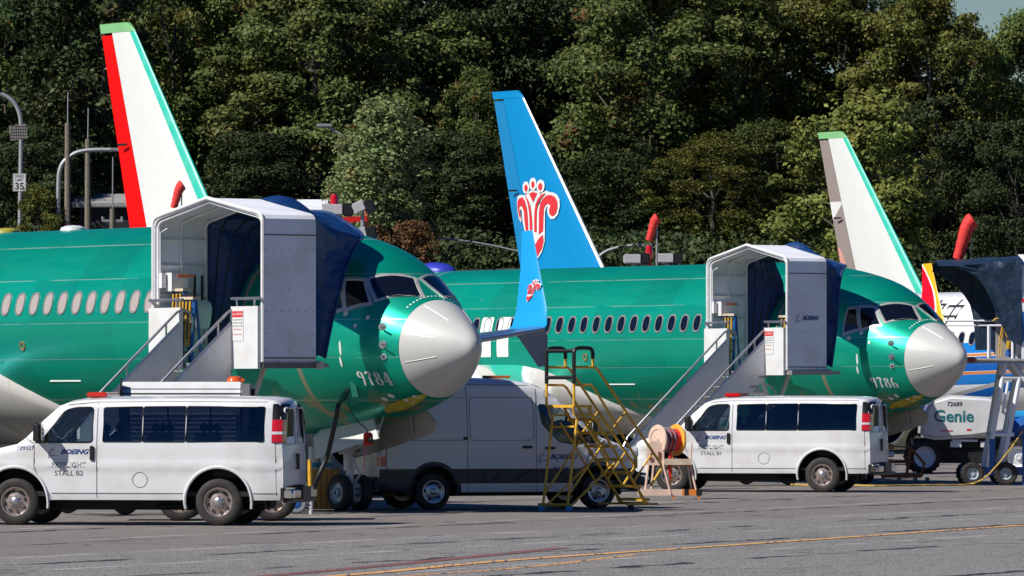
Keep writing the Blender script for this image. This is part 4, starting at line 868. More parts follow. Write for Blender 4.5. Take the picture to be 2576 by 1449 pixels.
WX = dict(x0=2.60, Ls=5.33, W=.985, H=2.1, r=.387, ax=(.88, 4.31), roof_s=1.7, nose_in=.13, crown=.05, bow=.10, floor=.52, dash=1.25, drv=1, rim=rim_steel, rimstyle='steel',
    shape=[(1.30, .75, .135), (.55, -.25, .05)], crease=(.98, .022), roofzone=lambda s: s > 1.65,
    bottom=[(5.33, .42), (4.31 + .58, .42)] + arc_out(4.31, .40, .55, 0, 180, 14)[0:] + [(4.31 - .58, .42), (3.0, .42), (1.50, .42)] + arc_out(.88, .40, .55, 0, 180, 14) + [(.27, .42), (.06, .45)],
    chain=[(.0, .52), (.0, .8), (.01, .98), (.05, 1.08), (.14, 1.14), (.35, 1.20), (.62, 1.27), (.93, 1.34), (1.06, 1.44), (1.36, 1.74), (1.62, 1.97), (1.74, 2.02), (1.95, 2.055), (2.4, 2.075), (3.2, 2.085), (4.2, 2.085), (5.0, 2.075), (5.22, 2.05), (5.30, 2.00), (5.33, 1.9)],
    front=[(-.06, .50), (-.06, .62), (-.02, .64)], rear=[(5.335, 1.88), (5.345, 1.42), (5.37, 1.30), (5.39, .95), (5.385, .62)], glass_cells=(7, 8, 9), rear_cells=(0,), split_rear=True,
    windows=[dict(poly=[(1.30, 1.36), (2.20, 1.36), (2.20, 1.95), (1.90, 1.945), (1.72, 1.90)], kind='glass', mat=clear_glass, r=.07)] + [dict(poly=p, kind='glass', mat=tint_glass, r=.035) for p in ([(2.37, 1.37), (3.03, 1.37), (3.03, 1.955), (2.37, 1.94)], [(3.042, 1.37), (3.758, 1.37), (3.758, 1.96), (3.042, 1.955)], [(3.770, 1.37), (5.08, 1.37), (5.08, 1.95), (3.770, 1.96)])],
    lines=[[(1.21, 1.34), (1.21, 1.0), (1.23, .9), (1.50, .46)], [(2.27, 2.02), (2.27, .46)], [(1.21, 1.35), (1.06, 1.44)], [(1.50, .53), (2.27, .53), (3.72, .53)], [(4.9, .53), (5.3, .53)], [(5.26, 1.35), (5.28, .5)], [(1.75, 1.985), (2.27, 2.03), (3.5, 2.04), (5.1, 2.03)]],
    handles=[(2.19, 1.19, .07, .24)], arches=[(.88, .40, .55), (4.31, .40, .55)], seats=[(1.95, False), (2.8, True), (3.6, True), (4.4, True)])
def express(label, loc, rz, num, stall, shuttle_light=True):
    root = thing('passenger_van', label, 'van', loc, rz, 'white passenger vans parked in front of the airliners')
    wf = van(root, WX); X0 = WX['x0']
    for sd in (1, -1):
        def wrap(zs, off, inn=.16):
            return [[Vector((X0 - 5.20, sd * (wf(5.20, z) + off * .3), z)), Vector((X0 - 5.26, sd * (wf(5.26, z) + off), z)), Vector((X0 - 5.31, sd * (wf(5.31, z) + off), z)), Vector((X0 - 5.345 - off, sd * (wf(5.33, z) + off - .01), z)), Vector((X0 - 5.375 - off, sd * (wf(5.33, z) - inn * .5), z)), Vector((X0 - 5.385 - off, sd * (wf(5.33, z) - inn), z))] for z in zs]
        b = MB(); b.grid(wrap((1.36, 1.5, 1.7, 1.85, 1.95, 2.0), .014)); b.build('rear_pillar_trim', black, root)
        b = MB(); b.grid(wrap((1.37, 1.5, 1.6, 1.74), .024, .12)); tl = b.build('tail_light', redlens, root)
        b = MB(); b.grid(wrap((1.50, 1.545), .028, .12)); b.build('reversing_lens', clearlens, tl)
        # mirror
        b = MB(); my = sd * (wf(1.38, 1.45) + .24); b.box((X0 - 1.34, my, 1.52), (.14, .24, .34)); mr = bevel(b.build('side_mirror', black, root), .04, 3)
        b = MB(); b.tube([(X0 - 1.30, sd * wf(1.3, 1.4), 1.40), (X0 - 1.33, my - sd * .05, 1.42)], .05, 8); b.build('arm', black, mr)
        b = MB(); b.box((X0 - 1.414, my, 1.54), (.006, .19, .27)); b.build('mirror_glass', chrome, mr)
        b = MB(); b.box((X0 - .02, sd * .72, .90), (.16, .34, .24)); bevel(b.build('headlight', clearlens, root), .03)
    b = MB(); b.box((X0 + .075, 0, .88), (.06, 1.15, .24)); b.build('grille', black, root)
    for s, nm in ((-.11, 'front_bumper'), (5.47, 'rear_bumper')):
        b = MB(); b.box((X0 - s, 0, .52), (.22, 1.86, .22)); bb = bevel(b.build(nm, chrome, root), .05, 3)
        b = MB(); b.box((X0 - s - (.10 if s > 0 else -.10), 0, .54), (.06, .62 if s > 0 else 1.2, .20)); b.box((X0 - s, 0, .41), (.18, 1.8, .06)); b.box((X0 - s + (.09 if s > 0 else 0), 0, .52), (.06, 1.88, .20)); b.build('bumper_insert', black, bb)
    for y in (-.42, .42):
        rx = lambda yy, z: X0 - (5.335 + .035 * (1.88 - z) / .58) - .06 * (1 - (yy / .93) ** 2) - .012
        pts = [(rx(y + q_[0], q_[1]), y + q_[0], q_[1]) for q_ in rounded([(-.33, 1.33), (.33, 1.33), (.30, 1.93), (-.30, 1.93)], .08)]; b = MB(); b.tube(pts, .016, 5, closed=True); b.build('rear_glass_frame', old_white, root)
    b = MB(); b.box((X0 - 5.46, .08, 1.05), (.05, .10, .26)); b.build('rear_door_handle', black, root)
    b = MB(); b.box((X0 - 5.395, 0, 1.1), (.012, .012, 1.3)); b.build('rear_door_gap', mat('gap_dark', (.05, .05, .055), .7), root)
    b = MB(); b.box((X0 - 2.14, 0, 2.15), (.34, .9, .085)); bevel(b.build('light_bar', redlens, root), .02)
    b = MB(); b.lathe([(.06, 0), (.06, .03), (.02, .05), (0, .05)], (X0 - 1.75, 0, 2.04), (0, 0, 1), 12); b.build('antenna_base', black, root)
    for sd in (1,):
        fn = lambda s0, z0, e=.003: (lambda x, y: Vector((X0 - s0 - x, sd * (wf(s0 + x, z0 + y) + e), z0 + y)))
        decal(logo2d(.135), fn(1.54, 1.205), 'company_logo', decal_navy, root)
        decal(merge2d([shift2d(text2d('PREFLIGHT', .115, .012, 0, 1.05), 0, .062), shift2d(text2d(stall, .115, .012, 0, 1.05), 0, -.075)]), fn(1.80, .93), 'door_lettering', decal_grey, root)
        if num: decal(text2d(num, .10, .004), fn(1.06, 1.27), 'fleet_number', decal_navy, root)
        b = MB(); b.tube([Vector((X0 - 3.0 - .125 * math.cos(t), wf(3.0, .75 + .125 * math.sin(t)) + .001, .75 + .125 * math.sin(t))) for t in [k * math.pi / 12 for k in range(24)]], .005, 4, closed=True); b.build('fuel_flap', mat('gap_dark', (.05, .05, .055), .7), root)
    return root
def place_van(x_rear, D_rear, yaw_deg, S, left=True):
    # yaw measured from straight left (or right); returns origin location and rotation for the local +x = front frame
    a = R(180 - yaw_deg) if left else R(yaw_deg); h = Vector((math.cos(a), math.sin(a), 0)); sidev = Vector((-math.sin(a), math.cos(a), 0)) * (S['W'] - .15) * (1 if left else -1)
    rear = Vector(((x_rear - 1288) * D_rear / FD, D_rear, 0)); o = rear - sidev + h * (S['ax'][1] - S['x0']) * 1; return (o.x, o.y, 0), a
lc, rz = place_van(553, 104.4, 10, WX); express('large white passenger van at the lower left, PREFLIGHT STALL B2 on its door', lc, rz, '129327', 'STALL B2')
lc, rz = place_van(2071, 140.4, 16, WX); express('white passenger van parked behind the orange hose reel, PREFLIGHT STALL B1 on its door', lc, rz, '', 'STALL B1')
# high roofed panel van in the shade of the airliner nose
grey_trim = mat('grey_bumper_plastic', (.020, .024, .034), .6, var=.15)
g = NT('van_paint_with_trim'); X, Y, Z = g.xyz(); f1 = g.math('MULTIPLY', g.rng(Z, .49, .495), g.rng(Z, .77, .765))
for ax_ in (1.80, -1.52): d_ = g.math('ADD', g.math('POWER', g.math('SUBTRACT', X, ax_), 2), g.math('POWER', g.math('SUBTRACT', Z, .36), 2)); f1 = g.math('MAXIMUM', f1, g.rng(d_, .30, .295))
f1 = g.math('MAXIMUM', f1, g.math('MULTIPLY', g.rng(X, -1.9, -1.91), g.rng(Z, .77, .765))); f1 = g.math('MAXIMUM', f1, g.math('MULTIPLY', g.rng(X, 2.25, 2.26), g.rng(Z, .77, .765)))
g.put(g.p.inputs['Base Color'], g.mix(f1, (.70, .71, .72), (.020, .024, .034))); g.put(g.p.inputs['Roughness'], g.rng(f1, 0, 1, .3, .6)); g.p.inputs['Coat Weight'].default_value = .3; VANTRIM = g.m
TR = dict(x0=2.60, Ls=5.16, W=1.0, H=2.5, r=.345, ax=(.80, 4.12), roof_s=1.9, nose_in=.17, crown=.05, bow=.12, floor=.5, dash=1.05, drv=1, rim=alu, rimstyle='alloy',
    shape=[(1.35, 1.1, .15), (.5, -.25, .04)], crease=(1.18, .010), roofzone=lambda s: s > 1.85, lowmat=grey_trim, lipmat=grey_trim,
    sidemat=VANTRIM,
    bottom=[(5.16, .40), (4.12 + .50, .33)] + arc_out(4.12, .37, .45, 0, 180, 14) + [(4.12 - .50, .33), (1.32, .33)] + arc_out(.80, .37, .45, 0, 180, 14) + [(.28, .36), (.05, .40)],
    chain=[(.0, .5), (.0, .75), (.02, 1.0), (.10, 1.12), (.35, 1.22), (.72, 1.34), (.98, 1.52), (1.30, 1.80), (1.62, 2.08), (1.86, 2.26), (2.1, 2.36), (2.5, 2.41), (3.3, 2.43), (4.3, 2.43), (4.9, 2.42), (5.08, 2.38), (5.15, 2.28)],
    front=[(-.05, .42), (-.05, .55)], rear=[(5.16, 2.22), (5.17, 1.45), (5.18, 1.2), (5.18, .78), (5.18, .5)], glass_cells=(5, 6, 7, 8), rear_cells=(0,), split_rear=True,
    windows=[dict(poly=[(2.02, 1.98), (1.62, 1.93), (1.02, 1.42), (.93, 1.28), (1.30, 1.22), (1.62, 1.27), (1.95, 1.60)], kind='glass', mat=clear_glass, r=.06)],
    lines=[[(2.05, 2.36), (2.08, 1.2), (2.05, .34)], [(3.45, 2.38), (3.45, .34)], [(1.0, 1.25), (1.05, .9), (1.22, .5)], [(2.15, 2.10), (3.36, 2.10)], [(3.36, 2.10), (3.40, 2.0), (3.40, 1.36), (3.34, 1.3)], [(2.15, 2.10), (2.12, 2.0), (2.12, 1.36), (2.18, 1.30), (3.34, 1.3)], [(3.5, 2.10), (5.0, 2.10)], [(3.55, 1.30), (4.95, 1.30)], [(5.05, 2.3), (5.05, .5)], [(2.2, 2.33), (5.05, 2.36)]],
    handles=[(2.26, 1.17, .2, .05), (1.80, 1.15, .2, .05)], arches=[(.80, .37, .45), (4.12, .37, .45)], seats=[(1.7, False)])
lc, rz = place_van(1085, 118.8, 21, TR, left=False)
tv = thing('panel_van', 'tall white panel van with dark lower trim, parked beyond the nose of airliner 9784', 'van', lc, rz)
wf = van(tv, TR); X0 = TR['x0']
for sd in (1, -1):
    b = MB(); b.grid([[Vector((X0 - 5.06, sd * (wf(5.06, z) + .010), z)), Vector((X0 - 5.15, sd * (wf(5.15, z) + .018), z)), Vector((X0 - 5.215, sd * (wf(5.15, z) - .06), z))] for z in (.82, 1.0, 1.2, 1.42)]); tl = b.build('tail_light', redlens, tv)
    b = MB(); b.grid([[Vector((X0 - 5.075, sd * (wf(5.06, z) + .014), z)), Vector((X0 - 5.155, sd * (wf(5.15, z) + .022), z)), Vector((X0 - 5.219, sd * (wf(5.15, z) - .055), z))] for z in (1.0, 1.2, 1.34)]); b.build('reversing_lens', clearlens, tl)
    b = MB(); b.box((X0 - 1.0, sd * 1.16, 1.45), (.14, .24, .42)); mr = bevel(b.build('side_mirror', black, tv), .04, 3)
    b = MB(); b.tube([(X0 - 1.0, sd * .93, 1.3), (X0 - 1.0, sd * 1.12, 1.32)], .05, 8); b.build('arm', black, mr)
    b = MB(); b.box((X0 - .10, sd * .76, 1.0), (.26, .30, .20), Matrix.Rotation(R(-20), 3, 'Y')); bevel(b.build('headlight', clearlens, tv), .04)
b = MB(); b.box((X0 + .02, 0, .52), (.28, 1.9, .34)); bevel(b.build('front_bumper', grey_trim, tv), .08, 3)
b = MB(); b.box((X0 + .12, 0, .9), (.08, 1.1, .28)); b.build('grille', black, tv)
b = MB(); b.box((X0 - 5.24, 0, .48), (.20, 1.9, .28)); bevel(b.build('rear_bumper', grey_trim, tv), .05)
b = MB(); b.box((X0 - 5.215, .35, .86), (.02, .42, .16)); pl_ = b.build('number_plate', primer_white, tv)
b = MB(); b.box((X0 - 4.22 + .0, -(wf(4.2, 1.33) + .008), 1.335), (1.45, .02, .045)); b.build('door_track', old_white, tv)
b = MB(); b.box((X0 - 4.96, -(wf(4.9, 1.33) + .01), 1.335), (.08, .03, .06)); b.box((X0 - 3.5, -(wf(3.5, 1.33) + .01), 1.335), (.08, .03, .06)); b.build('track_end', black, tv)
b = MB(); b.box((X0 - 2.5, 0, 2.49), (.5, .3, .05)); bevel(b.build('amber_light_bar', orange, tv), .02)
fn = lambda s0, z0: (lambda x, y: Vector((X0 - s0 + x, -(wf(s0 - x, z0 + y) + .004), z0 + y)))
decal(logo2d(.155), fn(1.93, .98), 'company_logo', decal_navy, tv)
decal(merge2d([shift2d(text2d('To:', .07, .004), -.1, .06), shift2d(text2d('Avionics', .11, .008), 0, -.06)]), fn(1.55, .84), 'door_lettering', decal_navy, tv)
decal(merge2d([shift2d(text2d('7119', .09, .004), 0, .12), shift2d(text2d('23', .17, .01), 0, -.03)]), fn(.92, 1.08), 'fleet_number', decal_navy, tv)
# ------------------------------------------------------------------ ground equipment
def ground_at(x, D): return Vector(((x - 1288) * D / FD, D, 0))
# white louvred box trailer behind the nearest van
D0 = 109.0; s0 = FD / D0
base = ground_at(478, D0); t = thing('generator_truck', 'white louvred generator unit with an orange beacon, behind the nearest van', 'generator', base, 0)
b = MB(); b.prism([(-1.145, y, z) for y, z in ((-.75, .9), (-.75, 2.03), (-.44, 2.37), (.75, 2.37), (.75, .9))], (2.05, 0, 0)); bd = bevel(b.build('housing', white_paint, t), .02)
b = MB(); b.box((-.12, -.632, 2.165), (2.05, .014, .03)); b.box((-.12, -.56, 2.25), (2.05, .006, .012)); b.box((-1.14, -.60, 2.2), (.03, .30, .36), Matrix.Rotation(R(42), 3, 'X')); b.box((-1.13, -.76, 1.6), (.02, .014, 1.4)); b.build('seam', black, bd)
b = MB()
for k in range(12): b.box((-.12, -.765, .98 + .075 * k), (1.9, .05, .045), Matrix.Rotation(R(28), 3, 'X'))
b.build('louvre', white_panel, bd)
b = MB(); b.box((.99, 0, 1.62), (.16, 1.46, 1.44)); fr = bevel(b.build('end_frame', grey_metal, t), .02)
b = MB(); b.box((1.075, 0, 2.0), (.012, 1.1, .5)); b.tube([(1.09, -.5, 1.8), (1.1, -.5, 2.25)], .03, 6); b.tube([(1.09, -.25, 1.8), (1.1, -.25, 2.25)], .03, 6); b.build('end_grille', black, fr)
b = MB(); b.box((-.1, 0, .62), (2.9, 1.2, .2)); b.build('chassis', dark, t)
for x in (-.38, 1.2):
    for y in (-.62, .62): wheel(t, (x + .24, y, .37), (0, -1 if y < 0 else 1, 0), .37, .24, rim_steel)
b = MB(); b.lathe([(.15, 0), (.15, .03), (.14, .09), (.10, .125), (0, .13)], (.78, -.2, 2.34), (0, 0, 1), 20); b.box((.85, -.2, 2.39), (.2, .2, .08)); bevel(b.build('beacon', amber, t), .02)
# yellow rolling steps
base = ground_at(1375, 117.8)
rt = thing('rolling_steps', 'yellow rolling platform steps with black padded top rails, in front of the panel van', 'steps', base, 0)
rd_, wdv = Vector((.75, .66, 0)), Vector((.66, -.75, 0)); WW = .76
def q3(r, w_, z): return rd_ * r + wdv * w_ + Vector((0, 0, z))
PZ = 1.94; zs = [.20 + .2486 * k for k in range(7)]; r_of = lambda z: .42 + (PZ - z) * .82
b = MB()
for w_ in (0, WW):
    b.tube([q3(0, w_, PZ), q3(0, w_, 2.40)], .025, 8); b.tube([q3(0, w_, 2.33), q3(.42, w_, 2.33), q3(.50, w_, 2.28), q3(1.55, w_, .98), q3(1.52, w_, .78), q3(1.36, w_, .62)], .023, 8)
    b.tube([q3(0, w_, 2.66), q3(.52, w_, 2.66), q3(.60, w_, 2.61), q3(2.18, w_, .86), q3(2.2, w_, .78), q3(1.92, w_, .46)], .025, 8)
    b.tube([q3(.47, w_, 2.66), q3(.47, w_, 2.84)], .025, 8)
    b.tube([q3(1.30, w_, 1.85), q3(.82, w_, 1.38)], .020, 6); b.tube([q3(1.98, w_, 1.08), q3(1.5, w_, .55)], .020, 6)
hr = b.build('handrail', yellow, rt)
b = MB()
for w_ in (0, WW): b.tube(smooth_path([q3(0, w_, 2.36), q3(0, w_, 2.85), q3(.01, w_, 2.96), q3(.10, w_, 3.01), q3(.38, w_, 3.01), q3(.46, w_, 2.95), q3(.47, w_, 2.82)], 5), .036, 8)
b.tube([q3(0, 0, 2.96), q3(0, WW, 2.96)], .036, 8); b.tube([q3(0, 0, 2.47), q3(0, WW, 2.47)], .036, 8); b.build('foam_padding', black, hr)
b = MB()
for w_ in (.04, WW - .04):
    b.tube([q3(.40, w_, PZ - .04), q3(r_of(.18) - .02, w_, .14)], .026, 8); b.tube([q3(0, w_, PZ), q3(.04, w_, PZ - .17), q3(.44, w_, PZ - .17), q3(.46, w_, PZ)], .020, 6)
    b.tube([q3(.12, w_, PZ - .17), q3(-.12, w_, .12)], .025, 8)
    b.tube([q3(-.10, w_, .30), q3(r_of(1.35) - .1, w_, 1.30)], .022, 6); b.tube([q3(-.02, w_, .12), q3(r_of(.95) - .05, w_, .98)], .022, 6)
    b.tube([q3(.30, w_, PZ - .3), q3(1.25, w_, .46), q3(1.62, w_, .42), q3(1.8, w_, .12)], .020, 6)
b.tube([q3(-.12, -.08, .12), q3(-.12, WW + .08, .12)], .028, 8); b.tube([q3(.06, .04, PZ - .38), q3(.06, WW - .04, PZ - .38)], .02, 6); b.box(q3(0, WW / 2, PZ + .0), (.02, .02, .02))
b.tube([q3(r_of(.2), -.02, .13), q3(r_of(.2), WW + .02, .13)], .023, 8); b.tube([q3(1.3, 0, .12), q3(2.1, 0, .12)], .02, 6); b.tube([q3(1.3, WW, .12), q3(2.1, WW, .12)], .02, 6)
b.build('support_frame', yellow, rt)
rot = Matrix(((.75, .66, 0), (.66, -.75, 0), (0, 0, 1)))
for z in zs:
    b = MB(); b.box(q3(r_of(z) - .02, WW / 2, z), (.20, WW - .06, .05), rot)
    for k in range(9): b.box(q3(r_of(z) + .085, .08 + k * .075, z + .018), (.02, .04, .02), rot)
    b.build('step', yellow, rt, smooth=0)
b = MB(); b.box(q3(.22, WW / 2, PZ), (.46, WW, .05), rot); b.build('platform', yellow, rt, smooth=0)
for r_, w_ in ((-.12, .0), (-.12, WW), (1.42, 0), (1.42, WW)):
    b = MB(); b.lathe([(.0, -.02), (.058, -.02), (.058, .02), (0, .02)], q3(r_, w_, .058), (.3, 1, 0), 16); b.build('caster', lblue if r_ < 0 else black, rt)
    b = MB(); b.tube([q3(r_, w_, .06), q3(r_, w_, .14)], .02, 6); b.build('caster_fork', steel, rt)
# hose reel stand
base = ground_at(1682, 131.5); t = thing('hose_reel', 'orange and pale hose reel with red hose on a legged frame, beside the yellow steps', 'hose reel', base, 0)
R_ax = Vector((.82, .57, 0)); c = Vector((-.02, 0, 1.22))
def disc(m_, pos, r, nm): b = MB(); b.lathe([(0, -.025), (r, -.025), (r + .01, 0), (r, .025), (r * .72, .03), (r * .70, .015), (r * .2, .015), (r * .18, .04), (0, .04)], c + R_ax * pos, -R_ax, 30); return b.build(nm, m_, t, smooth=40)
pale = mat('sunbleached_pink', (.70, .50, .40), .6, var=.1, scale=5)
disc(pale, -.25, .31, 'reel_disc'); disc(mat('reel_orange', (.85, .40, .05), .55, var=.1), .22, .32, 'reel_disc')
b = MB(); b.lathe([(0, -.25), (.22, -.23), (.24, -.15), (.22, -.05), (.25, .04), (.23, .14), (.24, .20), (0, .20)], c, R_ax, 26); hs = b.build('hose_coil', red_cloth, t)
b = MB()
for p_ in (-.16, -.08, .02): b.tube([c + R_ax * (p_ + .012 * math.sin(3 * a)) + Vector((-.57 * math.cos(a), .82 * math.cos(a), math.sin(a) * 1.0)) * .25 for a in [k * math.pi / 14 for k in range(28)]], .022, 6, closed=True)
b.build('grey_hose', mat('hose_grey', (.16, .15, .17), .6), hs)
b = MB(); b.tube([c + Vector((.05, -.25, -.25)), c + Vector((.02, -.3, -.55)), c + Vector((.05, -.3, -.8))], .03, 6); b.build('hose_end', red, hs)
b = MB(); b.tube([c + Vector((.09, -.25, -.3)), c + Vector((.07, -.3, -.75)), c + Vector((.03, -.3, -1.0))], .02, 6); b.build('strap', orange, t)
b = MB(); b.prism([(-.46, -.30, .70), (-.10, -.32, .70), (-.10, -.32, 1.12), (-.20, -.31, 1.20), (-.36, -.31, 1.20), (-.46, -.30, 1.10)], (0, .04, 0)); pn = b.build('side_plate', pale, t, smooth=0)
for cx_, cz_, dx_, dz_ in ((-.20, .90, .05, .16), (-.38, .84, .08, .07)): b = MB(); b.box((cx_, -.33, cz_), (dx_, .01, dz_)); b.build('slot', mat('rust_brown', (.22, .06, .02), .7), pn)
b = MB(); b.box((.18, -.2, .77), (.58, .5, .12)); b.build('tray', tan, t, smooth=0)
b = MB(); b.box((.30, -.2, .70), (.34, .46, .03)); b.build('tray_edge', orange, t, smooth=0)
for x0, x1, y in ((-.42, -.50, -.3), (-.12, .04, -.34), (.44, .58, -.3), (-.3, -.36, .3), (.4, .5, .3)): b = MB(); b.tube([(x0, y, .72), (x1, y * 1.1, .1)], .026, 6); b.build('leg', pale, t)
b = MB(); b.tube([(.44, -.3, .75), (.47, -.3, 1.15)], .02, 6); b.build('reel_bracket', pale, t)
b = MB(); b.box((-.16, -.34, .14), (.98, .07, .13)); b.build('base_bar', pale, t, smooth=0)
b = MB(); b.box((.42, -.342, .14), (.30, .068, .125)); b.box((.10, -.342, .03), (.05, .05, .1)); b.box((.62, -.342, .03), (.05, .05, .1)); b.build('striped_bar', orange, t, smooth=0)
b = MB(); b.box((.36, -.345, .14), (.09, .068, .13)); b.box((.62, -.345, .14), (.12, .068, .13)); b.build('black_band', black, t, smooth=0)
# boom lift
base = ground_at(2430, 176); t = thing('boom_lift', 'white boom lift with dark undercarriage and big treaded wheels behind the nose of airliner 9786', 'boom lift', base, 0)
b = MB(); pr = [(-1.35, 1.0), (-1.30, 1.55), (-1.05, 2.0), (-.5, 2.16), (.55, 2.10), (.95, 1.90), (1.12, 1.55), (1.0, 1.12), (.1, .98), (-.9, .92)]
b.prism([(x, -1.15, z) for x, z in pr], (0, 1.2, 0)); body = bevel(b.build('engine_cover', white_paint, t), .10, 3)
decal(text2d('Genie', .46, .022, .0, 1.0), lambda x, y: Vector((-.42 + x, -1.157, 1.56 + y)), 'maker_name', decal_teal, body)
decal(text2d('72689', .17, .008, .12), lambda x, y: Vector((-.40 + x, -1.157, 1.90 + y)), 'fleet_number', decal_black, body)
b = MB(); b.box((-.62, -1.156, 1.17), (.34, .004, .03)); b.box((.0, -1.156, 1.2), (.12, .004, .05)); b.build('sticker', decal_red, body, smooth=0)
b = MB(); b.box((.0, -.2, .82), (3.0, 1.4, .28)); b.box((.1, -.3, .5), (2.2, 1.2, .4)); ch = b.build('chassis', dark, t)
b = MB(); b.box((-.35, -1.0, .80), (.30, .03, .16)); b.box((.45, -1.0, .80), (.24, .03, .16)); b.box((-.1, -1.0, .90), (.7, .03, .06)); b.build('label_plate', white_panel, ch, smooth=0)
b = MB(); b.box((1.55, -.2, 1.15), (1.1, 1.0, .5)); b.tube([(1.2, -.6, 1.2), (2.0, -.6, 1.55)], .22, 8); b.build('turret', blue_paint, t)
b = MB(); b.prism([(1.5, -.75, 1.0), (2.9, -.75, .9), (2.9, -.75, 1.8), (2.0, -.75, 1.9), (1.6, -.75, 1.45)], (0, .6, 0)); bevel(b.build('boom_cover', white_paint, t), .06)
b = MB(); b.tube([(.9, .3, 1.5), (3.5, .5, 1.75)], .16, 8); b.build('boom', lblue, t)
lw = []
for x, y in ((-1.22, -1.05), (1.35, -1.05), (-1.22, .7), (1.35, .7)):
    r = .45; b = MB(); b.lathe([(r * .6, -.17), (r * .9, -.19), (r, -.14), (r, .14), (r * .9, .19), (r * .6, .17)], (x, y, r), (0, 1, 0), 30)
    for k in range(22): an = 2 * math.pi * k / 22; d = Vector((math.cos(an), 0, math.sin(an))); b.box(Vector((x, y, r)) + d * r, (.06, .36, .05), Matrix.Rotation(-an + math.pi / 2, 3, 'Y'))
    wh = b.build('wheel', rubber, t)
    b = MB(); b.lathe([(0, -.15), (.07, -.16), (.09, -.10), (r * .5, -.09), (r * .62, -.18), (r * .66, -.19), (r * .66, .15), (0, .1)], (x, y, r), (0, 1, 0), 24); b.build('rim', white_panel, wh)
# tall stand at the right edge with torn dark canopy
D0 = 152.5; base = ground_at(2520, D0); t = thing('boarding_stand', 'tall boarding stand with torn dark canopy and open railed deck at the right edge', 'boarding stairs', base, 0, 'canopied boarding stands at the forward doors')
sx = lambda x: (x - 2520) * D0 / FD; sz = lambda y: CAMH + (996 - y) * D0 / FD
b = MB(); xa, xb = sx(2562), sx(2562) + 1.4
pf = [(-.95, sz(905)), (-.95, sz(700)), (-.85, sz(668)), (0, sz(640)), (.85, sz(668)), (.95, sz(700)), (.95, sz(905))]
b.grid([[(xa, y, z) for y, z in pf], [(xb, y, z) for y, z in pf]]); b.grid([[(xa, y * .94, z - .05) for y, z in pf], [(xb, y * .94, z - .05) for y, z in pf]]); b.grid([[(xa, y * .94, z - .05) for y, z in pf], [(xa, y, z) for y, z in pf]])
sh = b.build('canopy_shell', white_panel, t, smooth=25)
b = MB(); b.box((xa + .7, -.956, sz(757)), (1.4, .01, .08)); b.build('red_stripe', decal_red, sh, smooth=0)
b = MB(); b.box((xa + .7, -.956, sz(823)), (1.4, .01, .72)); b.build('blue_panel', blue_paint, sh, smooth=0)
rows = []; NR = 16; near = []
rnd = random.Random(11)
# tarpaulin: from the shell edge to a long overhanging lip on the left; the near side is torn back in a curve
for j in range(NR + 1):
    tt = j / NR; x = xa + (sx(2352) - xa) * tt; row = []
    zt_ = sz(650) + (sz(662) - sz(650)) * tt; 
    edge = sz([870, 867, 860, 842, 815, 778, 748, 726, 709, 697, 688, 681, 677, 674, 672, 671, 670][j])
    prf = [(-.98, edge)] + [(-.98 + .02 * math.sin(5 * k + j), edge + (zt_ - .10 - edge) * k / 8) for k in range(1, 9)] + [(-.90, zt_ - .04), (-.5, zt_ + .02), (0, zt_ + .06), (.5, zt_), (.85, zt_ - .06), (.92, zt_ - .2)]
    for i, (y, z) in enumerate(prf):
        wv = .035 * math.sin(i * 1.9 + j * .9) * math.sin(math.pi * min(1, tt * 1.1 + .1)); row.append((x + wv * .6, y + wv, z + wv * .5 * (i > 8)))
    rows.append(row)
b = MB(); b.grid(rows); tp = b.build('torn_tarpaulin', dark_cloth, t, smooth=60)
# far side curtain seen through the opening, its free edge hanging in a curve
b = MB(); rws = []
for j in range(13):
    tt = j / 12; x = xa + (sx(2362) - xa) * tt; zl = [sz(905), sz(900), sz(890), sz(880), sz(870), sz(850), sz(822), sz(790), sz(765), sz(742), sz(722), sz(700), sz(676)][j]
    if j < 6: x = xa + (sx(2462) - xa) * (j / 5); zl = sz(880) if j > 2 else sz(905)
    else: x = sx([2458, 2452, 2445, 2432, 2415, 2390, 2358][j - 6]); 
    rws.append([(x + .015 * math.sin(i * 2 + j), .90 + .02 * math.sin(j * 2.2), zl + (sz(666) - zl) * i / 6) for i in range(7)])
b.grid(rws); b.build('inner_curtain', dark_cloth, tp, smooth=60)
b = MB(); b.box((sx(2528), .2, sz(800)), (.42, .05, 1.95)); dp = b.build('door_panel', mat('panel_grey', (.36, .34, .31), .6), t, smooth=0)
b = MB(); b.box((sx(2515), .165, sz(762)), (.16, .01, .28)); b.build('notice', primer_white, dp, smooth=0)
b = MB(); b.box((sx(2526), .160, sz(762)), (.16, .012, .26)); b.build('notice_band', decal_red, dp, smooth=0)
b = MB(); b.box((sx(2490), 0, sz(908)), (2.05, 1.9, .10)); b.box((xb - .7, 0, sz(908)), (1.4, 1.9, .1)); b.tube([(sx(2395), -.95, sz(905)), (sx(2576), -.95, sz(908))], .05, 8); b.build('deck', grey_metal, t)
b = MB(); b.tube([(sx(2400), -1.0, sz(907)), (sx(2445), -1.0, sz(906))], .075, 10); b.build('bumper_roller', mat('rusty_red', (.28, .09, .05), .6), t)
b = MB()
for y, z in ((.9, sz(806)), (-.9, sz(820))): b.tube([(sx(2384 if y > 0 else 2480), y, z), (sx(2545), y, z)], .026, 8)
for x, y in ((2480, -.9), (2482, -.88), (2540, -.9), (2386, .9)): b.tube([(sx(x), y, sz(904)), (sx(x), y, sz(820))], .035, 8)
b.tube([(sx(2384), .9, sz(818)), (sx(2545), .9, sz(818))], .02, 6); b.build('guard_rail', white_panel, t)
b = MB()
